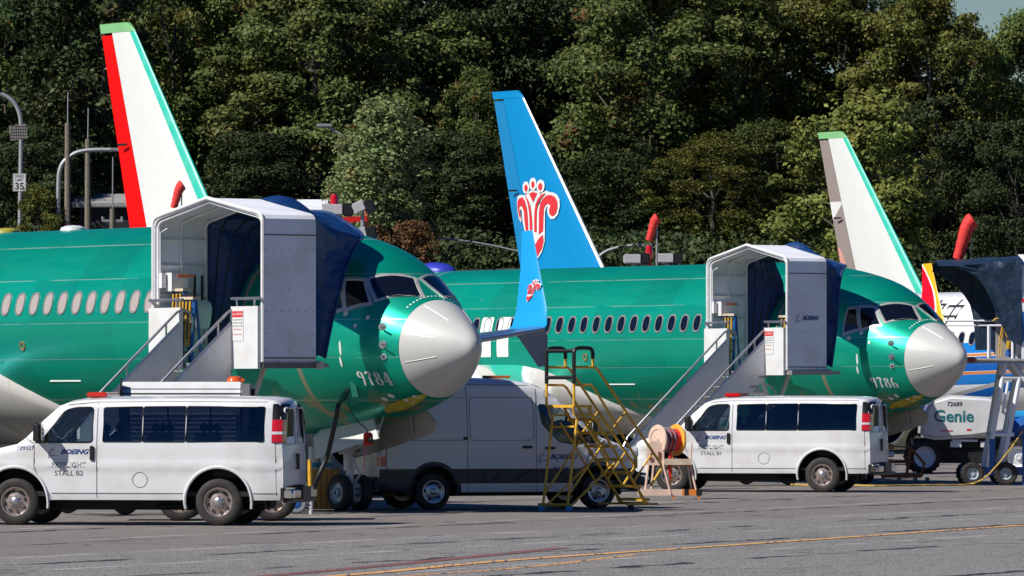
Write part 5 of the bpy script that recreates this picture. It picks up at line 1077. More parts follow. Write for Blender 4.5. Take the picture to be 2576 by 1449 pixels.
for dx in (0, .05): b.tube(smooth_path([(sx(2490) + dx, -.92, sz(808)), (sx(2500), -.95, sz(802)), (sx(2515), -.95, sz(808)), (sx(2508) + dx, -.95, sz(850)), (sx(2505) + dx, -.95, sz(896))], 5), .014, 5)
b.tube([(sx(2515), -.5, sz(812)), (sx(2530), -.5, sz(850))], .014, 5); b.build('yellow_cable', yellow, t)
b = MB(); b.tube([(sx(2545), -.7, sz(830)), (sx(2530), -.7, sz(898))], .07, 8); b.build('blue_strut', blue_paint, t)
b = MB(); b.box((sx(2537), -.8, sz(832)), (.14, .02, .18)); b.box((sx(2532), -.8, sz(868)), (.14, .02, .2)); b.build('caution_plate', yellow, t)
b = MB()
for y in (-.75, .75):
    b.tube([(sx(2522), y, sz(915)), (sx(2475), y, sz(1195))], .055, 8); b.tube([(sx(2566), y, sz(915)), (sx(2512), y, sz(1195))], .055, 8); b.tube([(sx(2492), y, sz(1092)), (sx(2545), y, sz(1092))], .05, 8); b.tube([(sx(2518), y, sz(950)), (sx(2560), y, sz(950))], .05, 8)
    b.tube([(sx(2530), y, sz(960)), (sx(2516), y, sz(1040))], .035, 6); b.tube([(sx(2540), y, sz(915)), (sx(2600), y, sz(990))], .06, 8)
b.tube([(sx(2492), -.75, sz(1092)), (sx(2492), .75, sz(1092))], .04, 6); b.tube([(sx(2520), -.75, sz(950)), (sx(2520), .75, sz(950))], .04, 6); b.build('support_leg', white_panel, t)
b = MB(); b.box((sx(2505), -.75, .33), (1.6, .14, .18)); b.box((sx(2505), .75, .33), (1.6, .14, .18)); b.box((sx(2480), 0, .35), (.2, 1.5, .16)); b.box((sx(2490), -.75, .75), (.14, .12, .7)); b.box((sx(2570), -.82, .55), (.10, .1, 1.1)); cf = b.build('chassis', blue_paint, t)
for x in (sx(2440), sx(2523), sx(2610)):
    for y in (-.85, .85):
        b = MB(); b.lathe([(.14, -.10), (.24, -.11), (.275, -.07), (.275, .07), (.24, .11), (.14, .10)], (x, y, .275), (0, 1, 0), 26)
        for k in range(18): an = 2 * math.pi * k / 18; d = Vector((math.cos(an), 0, math.sin(an))); b.box(Vector((x, y, .275)) + d * .272, (.035, .2, .03), Matrix.Rotation(-an + math.pi / 2, 3, 'Y'))
        wh = b.build('wheel', rubber, t); b = MB(); b.lathe([(0, -.06), (.05, -.07), (.06, -.04), (.11, -.04), (.145, -.10), (.145, .10), (0, .08)], (x, y, .275), (0, 1, 0), 20); b.build('rim', mat('pale_blue_rim', (.35, .42, .48), .4), wh)
# yellow cord along the ground up to that stand
cord = [ground_at(x, 34080 / (y - 996)) + Vector((0, 0, .03)) for x, y in ((1990, 1222), (2050, 1224), (2120, 1223), (2200, 1225), (2280, 1224), (2360, 1223), (2430, 1222))]
lastD = 151; cord += [Vector(((x - 1288) * lastD / FD, lastD, CAMH + (996 - y) * lastD / FD)) for x, y in ((2468, 1208), (2500, 1180), (2545, 1125), (2572, 1085))]
b = MB(); b.tube([p + Vector((0, .05 * math.sin(i * 1.3), 0)) for i, p in enumerate(smooth_path(cord, 8))], .020, 6); tag(b.build('extension_cable', mat('cord_yellow', (.55, .36, .07), .6, var=.2, scale=20), None), 'long yellow cord lying across the apron up to the right hand stand', 'cord')
# orange wire ground cart between the second van and the lift
base = ground_at(2270, 158); t = thing('equipment_cart', 'rusty orange wire frame cart on casters between the second van and the boom lift', 'cart', base, 0)
b = MB()
for y in (-.3, .3):
    b.tube([(-.5, y, .12), (.45, y, .12), (.55, y, .45), (.2, y, .85), (-.5, y, .9), (-.5, y, .12)], .022, 6); b.tube([(-.5, y, .5), (.3, y, .5)], .02, 6); b.tube([(.1, y, .12), (.2, y, .85)], .02, 6)
for x, z in ((-.5, .12), (.45, .12), (-.5, .9), (.2, .85), (-.5, .5)): b.tube([(x, -.3, z), (x, .3, z)], .02, 6)
b.box((0, 0, .16), (1.0, .6, .05)); b.build('frame', mat('rusty_orange', (.48, .14, .03), .6, var=.3, scale=8), t)
for k in range(4):
    b = MB(); b.tube([(-.42, -.2, .3 + .19 * k), (-.25, .2, .3 + .19 * k)], .075, 10); b.build('white_canister', primer_white if k % 2 == 0 else orange, t)
for x in (-.5, -.1, .3, .6): b = MB(); b.lathe([(0, -.02), (.06, -.02), (.06, .02), (0, .02)], (x, -.3, .06), (0, 1, 0), 12); b.build('caster', grey_metal, t)
# crate and drums beside the nose wheels
base = ground_at(812, 118.5); t = thing('storage_crate', 'ochre corrugated crate standing beside the nose wheels of airliner 9784', 'crate', base, 0)
b = MB(); pts = []
for k in range(13): pts.append((-.30 + .05 * k, -.25 - (.012 if k % 2 else 0)))
pts += [(.30, .25), (-.30, .25)]; b.prism([(x, y, 0.02) for x, y in pts], (0, 0, .72)); b.build('body', mat('ochre_board', (.50, .24, .05), .7, var=.15, scale=3), t, smooth=0)
b = MB(); b.box((0, 0, .75), (.64, .52, .03)); b.build('lid', mat('ochre_board', (.5, .24, .05)), t, smooth=0)
for dx, r_, nm, lab in ((-.17, .10, 'w', 'left white and blue drum on the ochre crate'), (.06, .11, 'g', 'right white and blue drum on the ochre crate')):
    tt = thing('drum', lab, 'drum', (base.x + dx, base.y - .02, .77), 0, 'drums on the ochre crate')
    b = MB(); b.lathe([(0, 0), (r_, 0), (r_, .40), (r_ * .94, .42), (0, .42)], (0, 0, 0), (0, 0, 1), 22); b.build('shell', primer_white, tt); b = MB(); b.lathe([(r_ + .003, .03), (r_ + .003, .12)], (0, 0, 0), (0, 0, 1), 22); b.build('blue_band', lblue, tt)
    b = MB(); b.lathe([(.0, .43), (.06, .43), (.06, .60), (.10, .66), (.12, .80), (.06, .84), (0, .84)] if dx > 0 else [(0, .43), (.04, .43), (.04, .52), (0, .52)], (0, 0, 0), (0, 0, 1), 16); b.build('cap', grey_metal, tt)
# small blue wheeled jack with yellow leg
base = ground_at(745, 114.6); t = thing('wheeled_jack', 'wheeled jack with blue hub and yellow post behind the nearest van bumper', 'jack', base, 0)
b = MB(); r = .205; b.lathe([(.10, -.07), (.17, -.08), (r, -.05), (r, .05), (.17, .08), (.10, .07)], (0, 0, r), (0, 1, 0), 26)
for k in range(20): an = 2 * math.pi * k / 20; d = Vector((math.cos(an), 0, math.sin(an))); b.box(Vector((0, 0, r)) + d * r, (.025, .14, .02), Matrix.Rotation(-an + math.pi / 2, 3, 'Y'))
b.build('tyre', mat('grey_tyre', (.20, .21, .24), .8, var=.2), t); b = MB(); b.lathe([(0, -.085), (.04, -.09), (.10, -.075), (.105, .07), (0, .07)], (0, 0, r), (0, 1, 0), 20); b.build('hub', blue_paint, t)
b = MB(); b.tube([(.26, 0, .0), (.26, 0, .33)], .045, 10); b.build('foot_tube', primer_white, t); b = MB(); b.tube([(.26, 0, .33), (.26, 0, .38)], .06, 10); b.tube([(.25, .05, .38), (.24, .05, .98)], .04, 6); b.build('post', yellow, t); b = MB(); b.tube([(0, .08, r), (.26, .05, .4), (.1, .5, .4)], .03, 6); b.build('arm', blue_paint, t)
# ground power cable down from the nose
c0 = fus_z(2.42, 2.02, .02); w0 = plane_pt(PA, -c0.x, -c0.y, c0.z)
cb = smooth_path([at(874, 982, 115.6), at(864, 1000, 115.3), at(851, 1020, 114.9), at(846, 1050, 114.9), at(838, 1085, 114.9), at(822, 1150, 115), at(800, 1200, 115), at(778, 1250, 115.2), ground_at(740, 115.6) + Vector((0, 0, .04)), ground_at(640, 117) + Vector((0, 0, .04))], 6)
b = MB(); b.tube(cb, [.06 if k < 8 else .045 for k in range(len(cb))], 8); pc = tag(b.build('power_cable', black, None), 'thick black power cable hanging from the nose of airliner 9784', 'cable')
b = MB(); q = fus_z(2.3, 2.30, .02); q = plane_pt(PA, -q.x, -q.y, q.z); b.box(q, (.12, .05, .42), Matrix.Rotation(R(-10), 3, 'Y')); bevel(b.build('plug_panel', mat('panel_green', (.02, .20, .14), .4), pc), .02)
# red tool bag with streamer on a cord
q = at(926, 1104, 115.4); t = thing('red_pouch', 'red pouch with a pink streamer hanging on a cord under the nose of airliner 9784', 'pouch', (q.x, q.y, q.z), 0)
b = MB(); b.box((0, 0, 0), (.17, .10, .24)); b.box((.03, -.05, -.01), (.12, .05, .18)); bevel(b.build('bag', red_cloth, t), .03, 3)
b = MB(); b.box((.04, -.082, -.02), (.07, .012, .10)); b.build('pocket', black, t); b = MB(); b.box((.045, -.09, .0), (.03, .006, .05)); b.build('badge', lightgreen, t)
b = MB(); b.tube(smooth_path([(-.06, 0, -.12), (-.055, -.01, -.26), (-.07, -.02, -.40), (-.08, -.01, -.54)], 4), .014, 4); b.build('streamer', mat('streamer_pink', (.7, .16, .18), .7), t)
b = MB(); b.tube(smooth_path([(0, 0, .12), (-.05, 0, .2), (-.20, 0, .33), (-.32, 0, .52), (-.38, .0, .80)], 5), .010, 5); b.build('cord', black, t)
# small carts glimpsed beneath the vans
def cart(lab, x, D, wd, col, cat='cart'):
    t = thing('tow_cart', lab, 'cart', ground_at(x, D), 0, 'low equipment carts seen beneath the vans')
    b = MB(); b.box((0, 0, .34), (wd, .8, .09)); b.box((-wd * .3, 0, .5), (.3, .5, .25)); b.build('bed', col, t)
    for wx in (-wd * .35, wd * .35):
        for y in (-.4, .4): wh = MB(); wh.lathe([(0, -.05), (.15, -.05), (.16, 0), (.15, .05), (0, .05)], (wx, y, .16), (0, 1, 0), 16); w2 = wh.build('wheel', rubber, t); h_ = MB(); h_.lathe([(0, -.06), (.09, -.055), (.09, .055), (0, .06)], (wx, y, .16), (0, 1, 0), 12); h_.build('rim', steel, w2)
cart('low blue cart glimpsed under the middle of the nearest van', 300, 120, .9, lblue)
cart('grey cart with bright hubs glimpsed under the nearest van beside its rear wheel', 392, 124, .8, grey_metal)
cart('blue trolley glimpsed under the front half of the second van', 1865, 160, 1.3, lblue)
cart('dark trolley glimpsed just ahead of the second van rear wheel', 2010, 158, .8, black)
# ------------------------------------------------------------------ things beyond the aircraft
def pole_base(x, y): return Vector((x, y, hill_z(x, y)))
def lamp(lab, x, D, ytop, pts, r=.09, extra=None):
    q = at(x, 996, D); base = pole_base(q.x, D); t = thing('street_lamp', lab, 'street lamp', base, 0, 'curved street lamps beyond the airliners')
    P_ = [Vector((0, 0, 0))] + [at(a, c_, D) - base for a, c_ in pts]; b = MB(); P_[0].x = P_[1].x * .9; pth = [P_[0], P_[1]] + smooth_path(P_[1:], 5)[1:]
    b.tube(pth, [r * 1.3] + [r] * (len(pth) - 1), 8); b.build('pole', mat('galvanised', (.42, .43, .43), .45, .4, var=.2), t)
    e = pth[-1]; d = (pth[-1] - pth[-2]).normalized(); b = MB(); b.box(e + d * .3, (.7, .3, .16)); bevel(b.build('lamp_head', grey_metal, t), .05); return t, base
lt, lb = lamp('leftmost curved street lamp with a solar panel and a speed limit sign on its pole', 50, 268, 0, [(50, 560), (52, 420), (53, 330), (50, 290), (38, 262), (20, 245), (-6, 232)])
q = at(46, 333, 267.6) - lb; b = MB(); b.box(q, (.72, .06, .62), Matrix.Rotation(R(-6), 3, 'Y')); sp = b.build('solar_panel', mat('solar_cells', (.30, .27, .25), .35, var=.1), lt, smooth=0)
b = MB()
for k in range(5): b.box(q + Vector((0, -.035, -.25 + .125 * k)), (.70, .01, .012))
for k in range(9): b.box(q + Vector((-.3 + .075 * k, -.035, 0)), (.012, .01, .6))
b.build('cell_grid', black, sp, smooth=0)
q = at(49, 459, 267.5); sg = thing('speed_limit_sign', 'white speed limit 35 sign on the leftmost lamp pole', 'road sign', (q.x, q.y, q.z), 0)
b = MB(); b.prism([(x, 0, z) for x, z in rounded([(-.28, -.38), (.28, -.38), (.28, .38), (-.28, .38)], .05)], (0, .02, 0)); pt_ = b.build('plate', white_paint, sg, smooth=0)
decal(merge2d([shift2d(text2d('SPEED', .15, .006), 0, .25), shift2d(text2d('LIMIT', .15, .006), 0, .10), shift2d(text2d('35', .40, .02), 0, -.17)]), lambda x, y: Vector((x, -.004, y)), 'lettering', decal_black, pt_)
b = MB(); b.tube([(x, -.003, z) for x, z in rounded([(-.26, -.36), (.26, -.36), (.26, .36), (-.26, .36)], .05)], .006, 4, closed=True); b.build('border', decal_black, pt_)
lamp('curved street lamp whose arm reaches right to the red rudder', 148, 262, 0, [(147, 560), (147, 470), (150, 430), (162, 405), (190, 385), (225, 378), (278, 377)])
lamp('low curved street lamp arm right of the blue fin', 1500, 262, 0, [(1502, 665), (1508, 645), (1530, 630), (1565, 621), (1600, 617), (1622, 618)], r=.07)
lamp('small lamp arm against the trees above the nearest stand', 872, 275, 0, [(872, 560), (872, 400), (866, 350), (850, 334), (832, 324)], r=.05)
for lab, x, D, y0, y1 in (('tallest weathered utility pole, topped by a thin whip antenna', 170, 262, 310, 232), ('utility pole second from the left with a whip antenna', 221, 264, 350, 272), ('short utility pole close beside the red rudder', 283, 266, 525, 395)):
    q = at(x, 996, D); base = pole_base(q.x, D); t = thing('utility_pole', lab, 'pole', base, 0, 'utility poles beyond the left airliner'); h = at(x, y0, D).z - base.z; h2 = at(x, y1, D).z - base.z
    b = MB(); b.tube([(0, 0, 0), (.0, 0, h)], [.15, .11], 10); b.build('post', wood, t); b = MB(); b.tube([(0, 0, h - .3), (.02, 0, h2)], .03, 6); b.build('antenna', grey_metal, t)
    if y0 > 500: b = MB(); b.box((0, 0, h - .5), (.9, .1, .1)); b.lathe([(.06, 0), (.06, .12)], (-.4, 0, h - .45), (0, 0, 1), 8); b.lathe([(.06, 0), (.06, .12)], (.4, 0, h - .45), (0, 0, 1), 8); b.build('crossarm', grey_metal, t)
# wire fence panels and a low building at the left
def building(lab, x0, x1, D, dep, y0, roofm, wallm, wins=3):
    a, c_ = at(x0, 996, D), at(x1, 996, D); base = Vector(((a.x + c_.x) / 2, D + dep / 2, hill_z((a.x + c_.x) / 2, D) - .3)); wd = c_.x - a.x; h = at(0, y0, D).z - base.z
    t = thing('low_building', lab, 'building', base, 0, 'low buildings by the road'); b = MB(); b.box((0, 0, h / 2), (wd, dep, h)); wl = b.build('wall', wallm, t, smooth=0)
    b = MB(); b.prism([(-wd / 2 - .3, -dep / 2 - .3, h), (wd / 2 + .3, -dep / 2 - .3, h), (wd / 2 + .3, 0, h + .5), (-wd / 2 - .3, 0, h + .5)], (0, 0, .15)); b.box((0, -dep / 2 - .2, h + .05), (wd + .6, .15, .2)); b.build('roof', roofm, t, smooth=0)
    for k in range(wins): b = MB(); x = -wd / 2 + wd * (k + .5) / wins; b.box((x, -dep / 2 - .02, h * .55), (min(1.2, wd / wins * .5), .06, h * .3)); fr = b.build('window', grey_metal, t, smooth=0); b = MB(); b.box((x, -dep / 2 - .055, h * .55), (min(1.0, wd / wins * .42), .01, h * .24)); b.build('pane', dark_glass, fr, smooth=0)
building('low pale building between the leftmost lamp and the utility poles', 84, 150, 276, 5, 545, grey_metal, concrete, 2)
building('dark flat roofed building between the utility poles and the red rudder', 200, 330, 274, 6, 520, concrete, mat('dark_wall', (.018, .017, .02), .8, var=.3), 3)
building('small white roofed building behind the nearest stand', 760, 862, 268, 5, 536, white_panel, concrete, 2)
# floodlights and obstruction lights above the crowns
def flood(lab, x, y, D, tilt=0, wd=.5):
    q = at(x, y, D); t = thing('floodlight', lab, 'floodlight', (q.x, D, 0), 0, 'floodlights standing behind the airliners')
    b = MB(); b.tube([(0, 0, 0), (0, 0, q.z - .1)], .05, 6); b.build('post', grey_metal, t); b = MB(); b.box((-.08, 0, q.z + .05), (wd, .3, .26), Matrix.Rotation(R(tilt), 3, 'Y')); hd = bevel(b.build('housing', mat('lamp_housing', (.50, .49, .50), .5), t), .03)
    b = MB(); b.box((wd * .55, .0, q.z + .05), (.26, .3, .30), Matrix.Rotation(R(tilt), 3, 'Y')); bevel(b.build('lamp_end', black, hd), .03)
flood('left of two grey floodlights above the crown of airliner 9786', 1598, 656, 176); flood('right of two grey floodlights above the crown of airliner 9786', 1680, 654, 176)
flood('grey floodlight behind the tarpaulin of the nearest stand', 846, 533, 150); flood('tilted black floodlight above the red beam, right of the nearest stand', 912, 526, 148, -25, .3); flood('small dark floodlight at the right tip of the nearest tarpaulin', 918, 592, 146, -15, .26)
for lab, x, y, D, yb in (('red obstruction light on a red post above airliner 9786', 1633, 622, 176, 668), ('red obstruction light on a post behind the nearest stand', 841, 494, 152, 530)):
    q = at(x, y, D); t = thing('obstruction_light', lab, 'warning light', (q.x, D, 0), 0, 'red obstruction lights'); b = MB(); b.tube([(0, 0, 0), (0, 0, q.z - .2)], .05, 6); b.build('post', red, t)
    b = MB(); b.lathe([(.11, -.2), (.10, -.12), (.09, .0), (.07, .05), (0, .06)], (0, 0, q.z), (0, 0, 1), 14); b.build('lens', redlens, t); b = MB(); b.lathe([(.08, -.33), (.12, -.26), (.12, -.2), (0, -.2)], (0, 0, q.z), (0, 0, 1), 12); b.build('collar', amber, t)
q = at(890, 552, 149); t = thing('red_barrier_beam', 'short red beam on posts behind the tarpaulin of the nearest stand', 'beam', (q.x, 149, 0), 0)
b = MB(); b.box((0, 0, q.z), (.62, .12, .13), Matrix.Rotation(R(-3), 3, 'Y')); b.build('beam', red, t); b = MB(); b.tube([(-.2, 0, 0), (-.2, 0, q.z)], .05, 6); b.tube([(.3, .1, 0), (.3, .1, q.z + .3)], .06, 6); b.build('post', mat('rust_post', (.35, .12, .04), .7), t)
# sagging cable in front of the trees
c1 = [at(1098 + 22 * k, 598 + 38 * (k / 10) - 5 * math.sin(math.pi * k / 10), 258) for k in range(11)]; b = MB(); b.tube(c1, .045, 5); tag(b.build('overhead_wire', grey_metal, None), 'pale overhead wire sloping in front of the dark trees behind the blue fin', 'wire')
# ------------------------------------------------------------------ trees
def leaf_mat(name, c1, c2, c3=None, red_amt=0):
    g = NT(name); p = g.p; oi = g.n.new('ShaderNodeObjectInfo'); geo = g.n.new('ShaderNodeNewGeometry')
    v = g.n.new('ShaderNodeAttribute'); v.attribute_name = 'leaf'; v.attribute_type = 'GEOMETRY'
    c = g.mix(v.outputs['Fac'], c1, c2)
    big = g.noise(.35, detail=3); c = g.mix(g.rng(big, .50, .68, 0, .6), c, c3 or c2)
    if red_amt: c = g.mix(g.math('MULTIPLY', g.rng(g.noise(.55, detail=2), .62, .70), red_amt), c, (.20, .07, .03))
    hs = g.n.new('ShaderNodeHueSaturation'); g.put(hs.inputs['Color'], c); g.put(hs.inputs['Value'], g.rng(oi.outputs['Random'], 0, 1, .80, 1.20)); g.put(hs.inputs['Hue'], g.rng(oi.outputs['Random'], 0, 1, .49, .515))
    g.put(p.inputs['Base Color'], hs.outputs[0]); p.inputs['Roughness'].default_value = .6; p.inputs['Specular IOR Level'].default_value = .2
    tr = g.n.new('ShaderNodeBsdfTranslucent'); g.put(tr.inputs[0], hs.outputs[0]); mx = g.n.new('ShaderNodeMixShader'); mx.inputs[0].default_value = .12
    g.l.new(p.outputs[0], mx.inputs[1]); g.l.new(tr.outputs[0], mx.inputs[2]); g.l.new(mx.outputs[0], g.n['Material Output'].inputs[0]); return g.m
MAPLE = leaf_mat('maple_leaves', (.042, .074, .018), (.135, .180, .045), (.16, .15, .04), .8)
OLIVE = leaf_mat('olive_leaves', (.065, .088, .016), (.185, .205, .045), (.24, .20, .05), .3)
DEEP = leaf_mat('dark_leaves', (.020, .036, .012), (.060, .085, .026))  # shade of the gaps between crowns is put into this dark leaf colour
SILVER = leaf_mat('silvery_leaves', (.10, .15, .045), (.26, .30, .14), (.20, .17, .07), .4)
bark = mat('bark', (.085, .075, .06), .9, var=.3, scale=6, bump=.5)
NPR = np.random.RandomState(5)
def leaf_cloud(name, centers, radii, per, size, m, droop=.5, inner=.35):
    P_, Nn = [], []
    for (c, r) in zip(centers, radii):
        n = int(per * (r[0] * r[2]) ** .75) + 12 if per > 0 else -per
        d = NPR.normal(size=(n, 3)); d /= np.linalg.norm(d, axis=1)[:, None]; d[:, 2] = np.abs(d[:, 2]) * np.where(NPR.rand(n) < .25, -1, 1)
        rad = (inner + (1 - inner) * NPR.rand(n) ** .5) * np.where(NPR.rand(n) < .16, 1 + .6 * NPR.rand(n), 1); p = c + d * rad[:, None] * r; P_.append(p); nn = d * .6 + NPR.normal(size=(n, 3)) * .6 + np.array([-.20, -.30, droop * .6]); Nn.append(nn / np.linalg.norm(nn, axis=1)[:, None])
    P_, Nn = np.concatenate(P_), np.concatenate(Nn); n = len(P_)
    a = np.cross(Nn, NPR.normal(size=(n, 3))); a /= np.linalg.norm(a, axis=1)[:, None]; bb = np.cross(Nn, a); s = size * (.6 + .8 * NPR.rand(n))[:, None]
    v = np.stack([P_ - a * s * .55, P_ - bb * s * .32 + Nn * s * .10, P_ + a * s * .55, P_ + bb * s * .32 + Nn * s * .10], 1).reshape(-1, 3)
    me = bpy.data.meshes.new(name); me.vertices.add(4 * n); me.vertices.foreach_set('co', v.ravel()); me.loops.add(4 * n); me.loops.foreach_set('vertex_index', np.arange(4 * n)); me.polygons.add(n); me.polygons.foreach_set('loop_start', np.arange(0, 4 * n, 4)); me.polygons.foreach_set('loop_total', np.full(n, 4))
    at_ = me.attributes.new('leaf', 'FLOAT', 'FACE'); at_.data.foreach_set('value', (NPR.rand(n) ** 1.3).astype(np.float32)); me.materials.append(m); me.update(); me.validate(); return me
def crown_lobes(kind, H, W, seed):
    r = np.random.RandomState(seed); C_, R_ = [], []
    n_ = {'broad': 150, 'oval': 120, 'column': 110}[kind]
    for k in range(n_):
        th = r.rand() * 2 * math.pi; zz = r.rand()
        if kind == 'broad': e = (math.sqrt(max(.03, 1 - (2 * zz - .92) ** 2)) if zz > .45 else .80 + .3 * zz); z = H * (.14 + .82 * zz); lo, s, fl = .45, W * (.035 + .07 * r.rand() ** 1.5), .85
        elif kind == 'oval': e = math.sin(math.pi * min(1, .12 + .86 * zz)) ** .7; z = H * (.08 + .90 * zz); lo, s, fl = .4, W * (.045 + .07 * r.rand()), .9
        else: e = (1 - zz) ** .6 * .9 + .10; z = H * (.04 + .95 * zz); lo, s, fl = .35, W * (.07 + .06 * r.rand()), 1.1
        s *= r.choice([.6, 1, 1, 1.5]); e *= 1 + .18 * math.sin(3 * th + seed) + .10 * math.sin(7 * th + 9 * zz); rr = W / 2 * e * (lo + (1 - lo) * math.sqrt(r.rand())); C_.append((rr * math.cos(th), rr * math.sin(th), z + r.uniform(-.02, .02) * H)); R_.append((s * r.uniform(.8, 1.7), s * r.uniform(.8, 1.7), s * fl * r.uniform(.6, 1.5)))
    return np.array(C_), np.array(R_)
def make_tree(name, lab, kind, H, W, m, seed, per=330, size=.34, trunkr=.3):
    t = thing(name, lab, 'tree', (0, 0, 0), 0, 'tall trees on the slope beyond the airliners'); C_, R_ = crown_lobes(kind, H, W, seed)
    me = leaf_cloud('crown', C_, R_, per, size, m); o = bpy.data.objects.new('crown', me); COL.objects.link(o); o.parent = t
    rr = random.Random(seed); b = MB(); tp = [Vector((rr.uniform(-.02, .02) * W * k / 4, rr.uniform(-.02, .02) * W * k / 4, H * .8 * k / 6)) for k in range(7)]; b.tube(tp, [trunkr * (1.15 - .15 * k) for k in range(7)], 9)
    for k in range(26):
        i = rr.randrange(len(C_)); c = Vector(C_[i]); j = min(5, max(1, int(c.z / (H * .8) * 6) - 1)); b.tube(smooth_path([tp[j], tp[j].lerp(c, .5) + Vector((0, 0, -.04 * H * .5)), c], 3), [trunkr * .38 * (1 - .12 * q) for q in range(7)], 5, cap=False)
    b.build('trunk', bark, t); return t
TREES = {}
PROT = {}
def put_tree(kind, lab, x, D, ytop, wpx, mir=1):
    """x, ytop: where the tree's top shows in the photo; its root stands on the slope at depth D"""
    q = at(x, ytop, D); zb = hill_z(q.x, D) - .3; H = q.z - zb; W = wpx * D / FD; key = kind
    if key not in PROT: PROT[key] = make_tree(*SPEC[key]); PROT[key]['used'] = 0; t = PROT[key]
    else: t = copy_tree(PROT[key])
    if 'used' in t: del t['used']
    t['label'] = lab; t.location = (q.x, D, zb); t.rotation_euler = (0, 0, (x * 1.7 + D) % 6.28); h0, w0 = SPEC[key][3], SPEC[key][4]; t.scale = (W / w0, W / w0, H / h0); return t
SPEC = {'maple_a': ('maple_tree', '', 'broad', 18, 11, MAPLE, 11, 560, .24), 'maple_b': ('maple_tree', '', 'broad', 18, 11, MAPLE, 23, 560, .24), 'olive': ('broadleaf_tree', '', 'broad', 18, 11, OLIVE, 31, 600, .22), 'deep': ('dense_tree', '', 'broad', 18, 11, DEEP, 47, 400, .25), 'deep_b': ('dense_tree', '', 'oval', 18, 9, DEEP, 53, 440, .24),
    'column': ('ivy_clad_tree', '', 'column', 16, 6, leaf_mat('ivy_leaves', (.030, .050, .016), (.075, .10, .035), (.12, .10, .05), .3), 61, 260, .28), 'poplar': ('young_poplar_tree', '', 'column', 10, 5, SILVER, 71, 330, .20), 'bushy': ('bushy_olive_tree', '', 'oval', 10, 7, OLIVE, 83, 300, .24), 'brown': ('withering_shrub', '', 'oval', 5, 4, leaf_mat('brown_leaves', (.10, .05, .025), (.20, .10, .045), (.07, .10, .03)), 91, 330, .18)}
# deep back rows
for i, x in enumerate(range(-140, 2110, 205)): put_tree(['deep', 'deep_b', 'deep'][i % 3], 'shaded tree in the far back row, tree %s from the left' % ['first', 'second', 'third', 'fourth', 'fifth', 'sixth', 'seventh', 'eighth', 'ninth', 'tenth', 'eleventh', 'twelfth', 'thirteenth'][i], x, 326 + (i % 2) * 6, [-150, -90, -190][i % 3], 620)
put_tree('deep', 'shaded tree in the back at the right edge beneath the patch of sky', 2590, 326, 110, 420)
put_tree('deep', 'shaded tree in the back row just left of the patch of sky', 2300, 328, -40, 420)
# middle row
put_tree('deep_b', 'dark slender tree at the far left edge', 20, 300, -60, 330)
put_tree('column', 'ivy clad tree between the two left utility poles', 160, 284, -30, 300)
put_tree('column', 'ivy clad tree just left of the white and red fin', 265, 292, -60, 330)
put_tree('maple_b', 'pale leaved maple filling the gap behind the white and red fin', 430, 296, -90, 430)
put_tree('olive', 'yellowish tree right of the white and red fin', 560, 302, -40, 420)
put_tree('maple_a', 'large maple with layered pale foliage at the upper left centre', 800, 292, -60, 560)
put_tree('maple_b', 'maple directly above the young poplar', 1010, 300, -80, 520)
put_tree('deep', 'dark hollow tree directly behind the top of the blue fin', 1240, 302, -120, 480)
put_tree('maple_a', 'maple at the top centre with bare grey limbs showing', 1440, 306, -70, 480)
put_tree('maple_b', 'tall maple right of the blue fin', 1640, 290, -70, 500)
put_tree('maple_a', 'reddish tinged maple above the second stand', 1850, 294, -60, 520)
put_tree('olive', 'yellow green tree whose top meets the sky', 2110, 296, -45, 560)
put_tree('olive', 'tree at the upper right with sky above its sloping crown', 2330, 292, -25, 430)
put_tree('maple_b', 'tree at the right edge below the sky', 2560, 296, 45, 330)
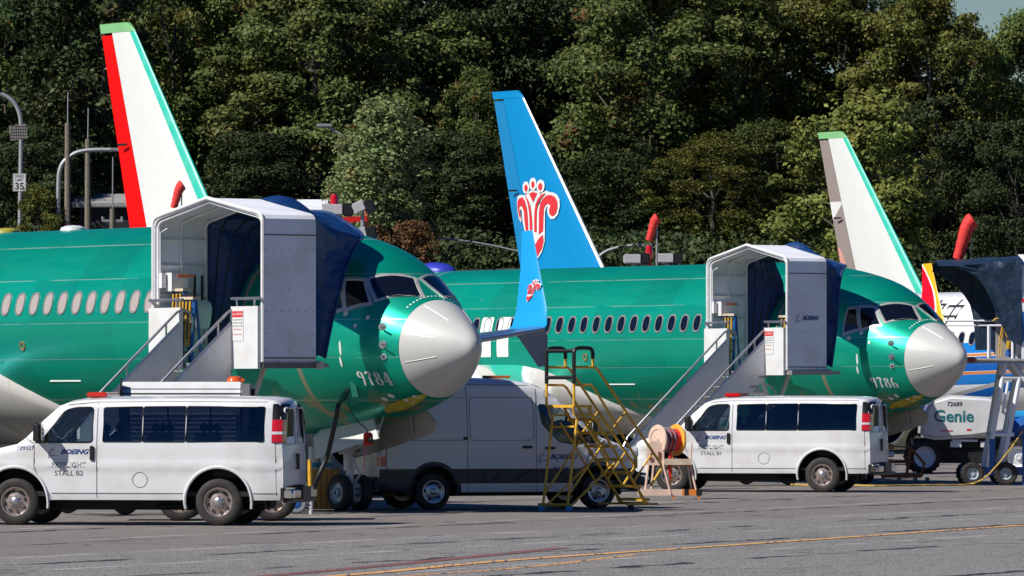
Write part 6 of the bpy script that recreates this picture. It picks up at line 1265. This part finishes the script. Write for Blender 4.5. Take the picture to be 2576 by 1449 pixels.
for lab, k_, x, D, yt, w_ in (('tree beyond the left edge, nearest the leftmost lamp', 'maple_b', -170, 292, -40, 430), ('second tree beyond the left edge', 'deep', -380, 300, -60, 520), ('third tree beyond the left edge', 'olive', -620, 296, -20, 520), ('first tree beyond the right edge', 'maple_a', 2760, 296, 20, 420), ('second tree beyond the right edge', 'deep', 2950, 300, 10, 480), ('third tree beyond the right edge', 'olive', 3180, 296, 0, 500)): put_tree(k_, lab, x, D, yt, w_)
# lower storey
put_tree('deep', 'low dark tree behind the speed limit sign', 60, 276, 300, 330)
put_tree('deep_b', 'low dark tree right of the white and red fin', 640, 280, 330, 300)
put_tree('deep_b', 'low dark tree between the poplar and the blue fin', 1150, 280, 330, 330)
put_tree('maple_b', 'low maple with pale sprays left of the blue fin', 1190, 290, 180, 260)
put_tree('deep', 'low dark tree just right of the blue fin', 1560, 278, 330, 330)
put_tree('olive', 'low yellow green tree behind the red windsock', 1790, 276, 330, 330)
put_tree('maple_a', 'low maple above the second stand canopy', 1950, 280, 300, 330)
put_tree('deep', 'low dark tree right of the pink patched fin', 2370, 284, 230, 360)
put_tree('deep_b', 'low dark tree at the right edge beside the torn canopy', 2560, 278, 300, 260)
put_tree('poplar', 'young silvery poplar standing right of the nearest stand', 965, 258, 268, 290)
put_tree('poplar', 'small silvery tree left of the young poplar', 885, 262, 350, 180)
put_tree('bushy', 'bushy olive green tree around the white fin with pink patches', 2170, 262, 262, 400)
put_tree('brown', 'withering brown shrub at the foot of the young poplar', 1040, 256, 560, 130); put_tree('brown', 'withering brown shrub left of the poplar foot', 950, 256, 570, 110)
put_tree('bushy', 'shrub by the road left of the second lamp', 100, 262, 480, 130)
rr = np.random.RandomState(9); n = 1500; C_ = np.stack([rr.uniform(-30, 34, n), rr.uniform(262, 345, n), np.zeros(n)], 1); C_[:, 2] = [hill_z(a, b_) + .5 for a, b_ in C_[:, :2]]
me = leaf_cloud('undergrowth', C_, np.tile([1.5, 1.5, 1.3], (n, 1)), -60, .24, DEEP); o = bpy.data.objects.new('undergrowth', me); COL.objects.link(o); tag(o, 'dark undergrowth covering the slope beneath the trees', 'undergrowth', kind='stuff')
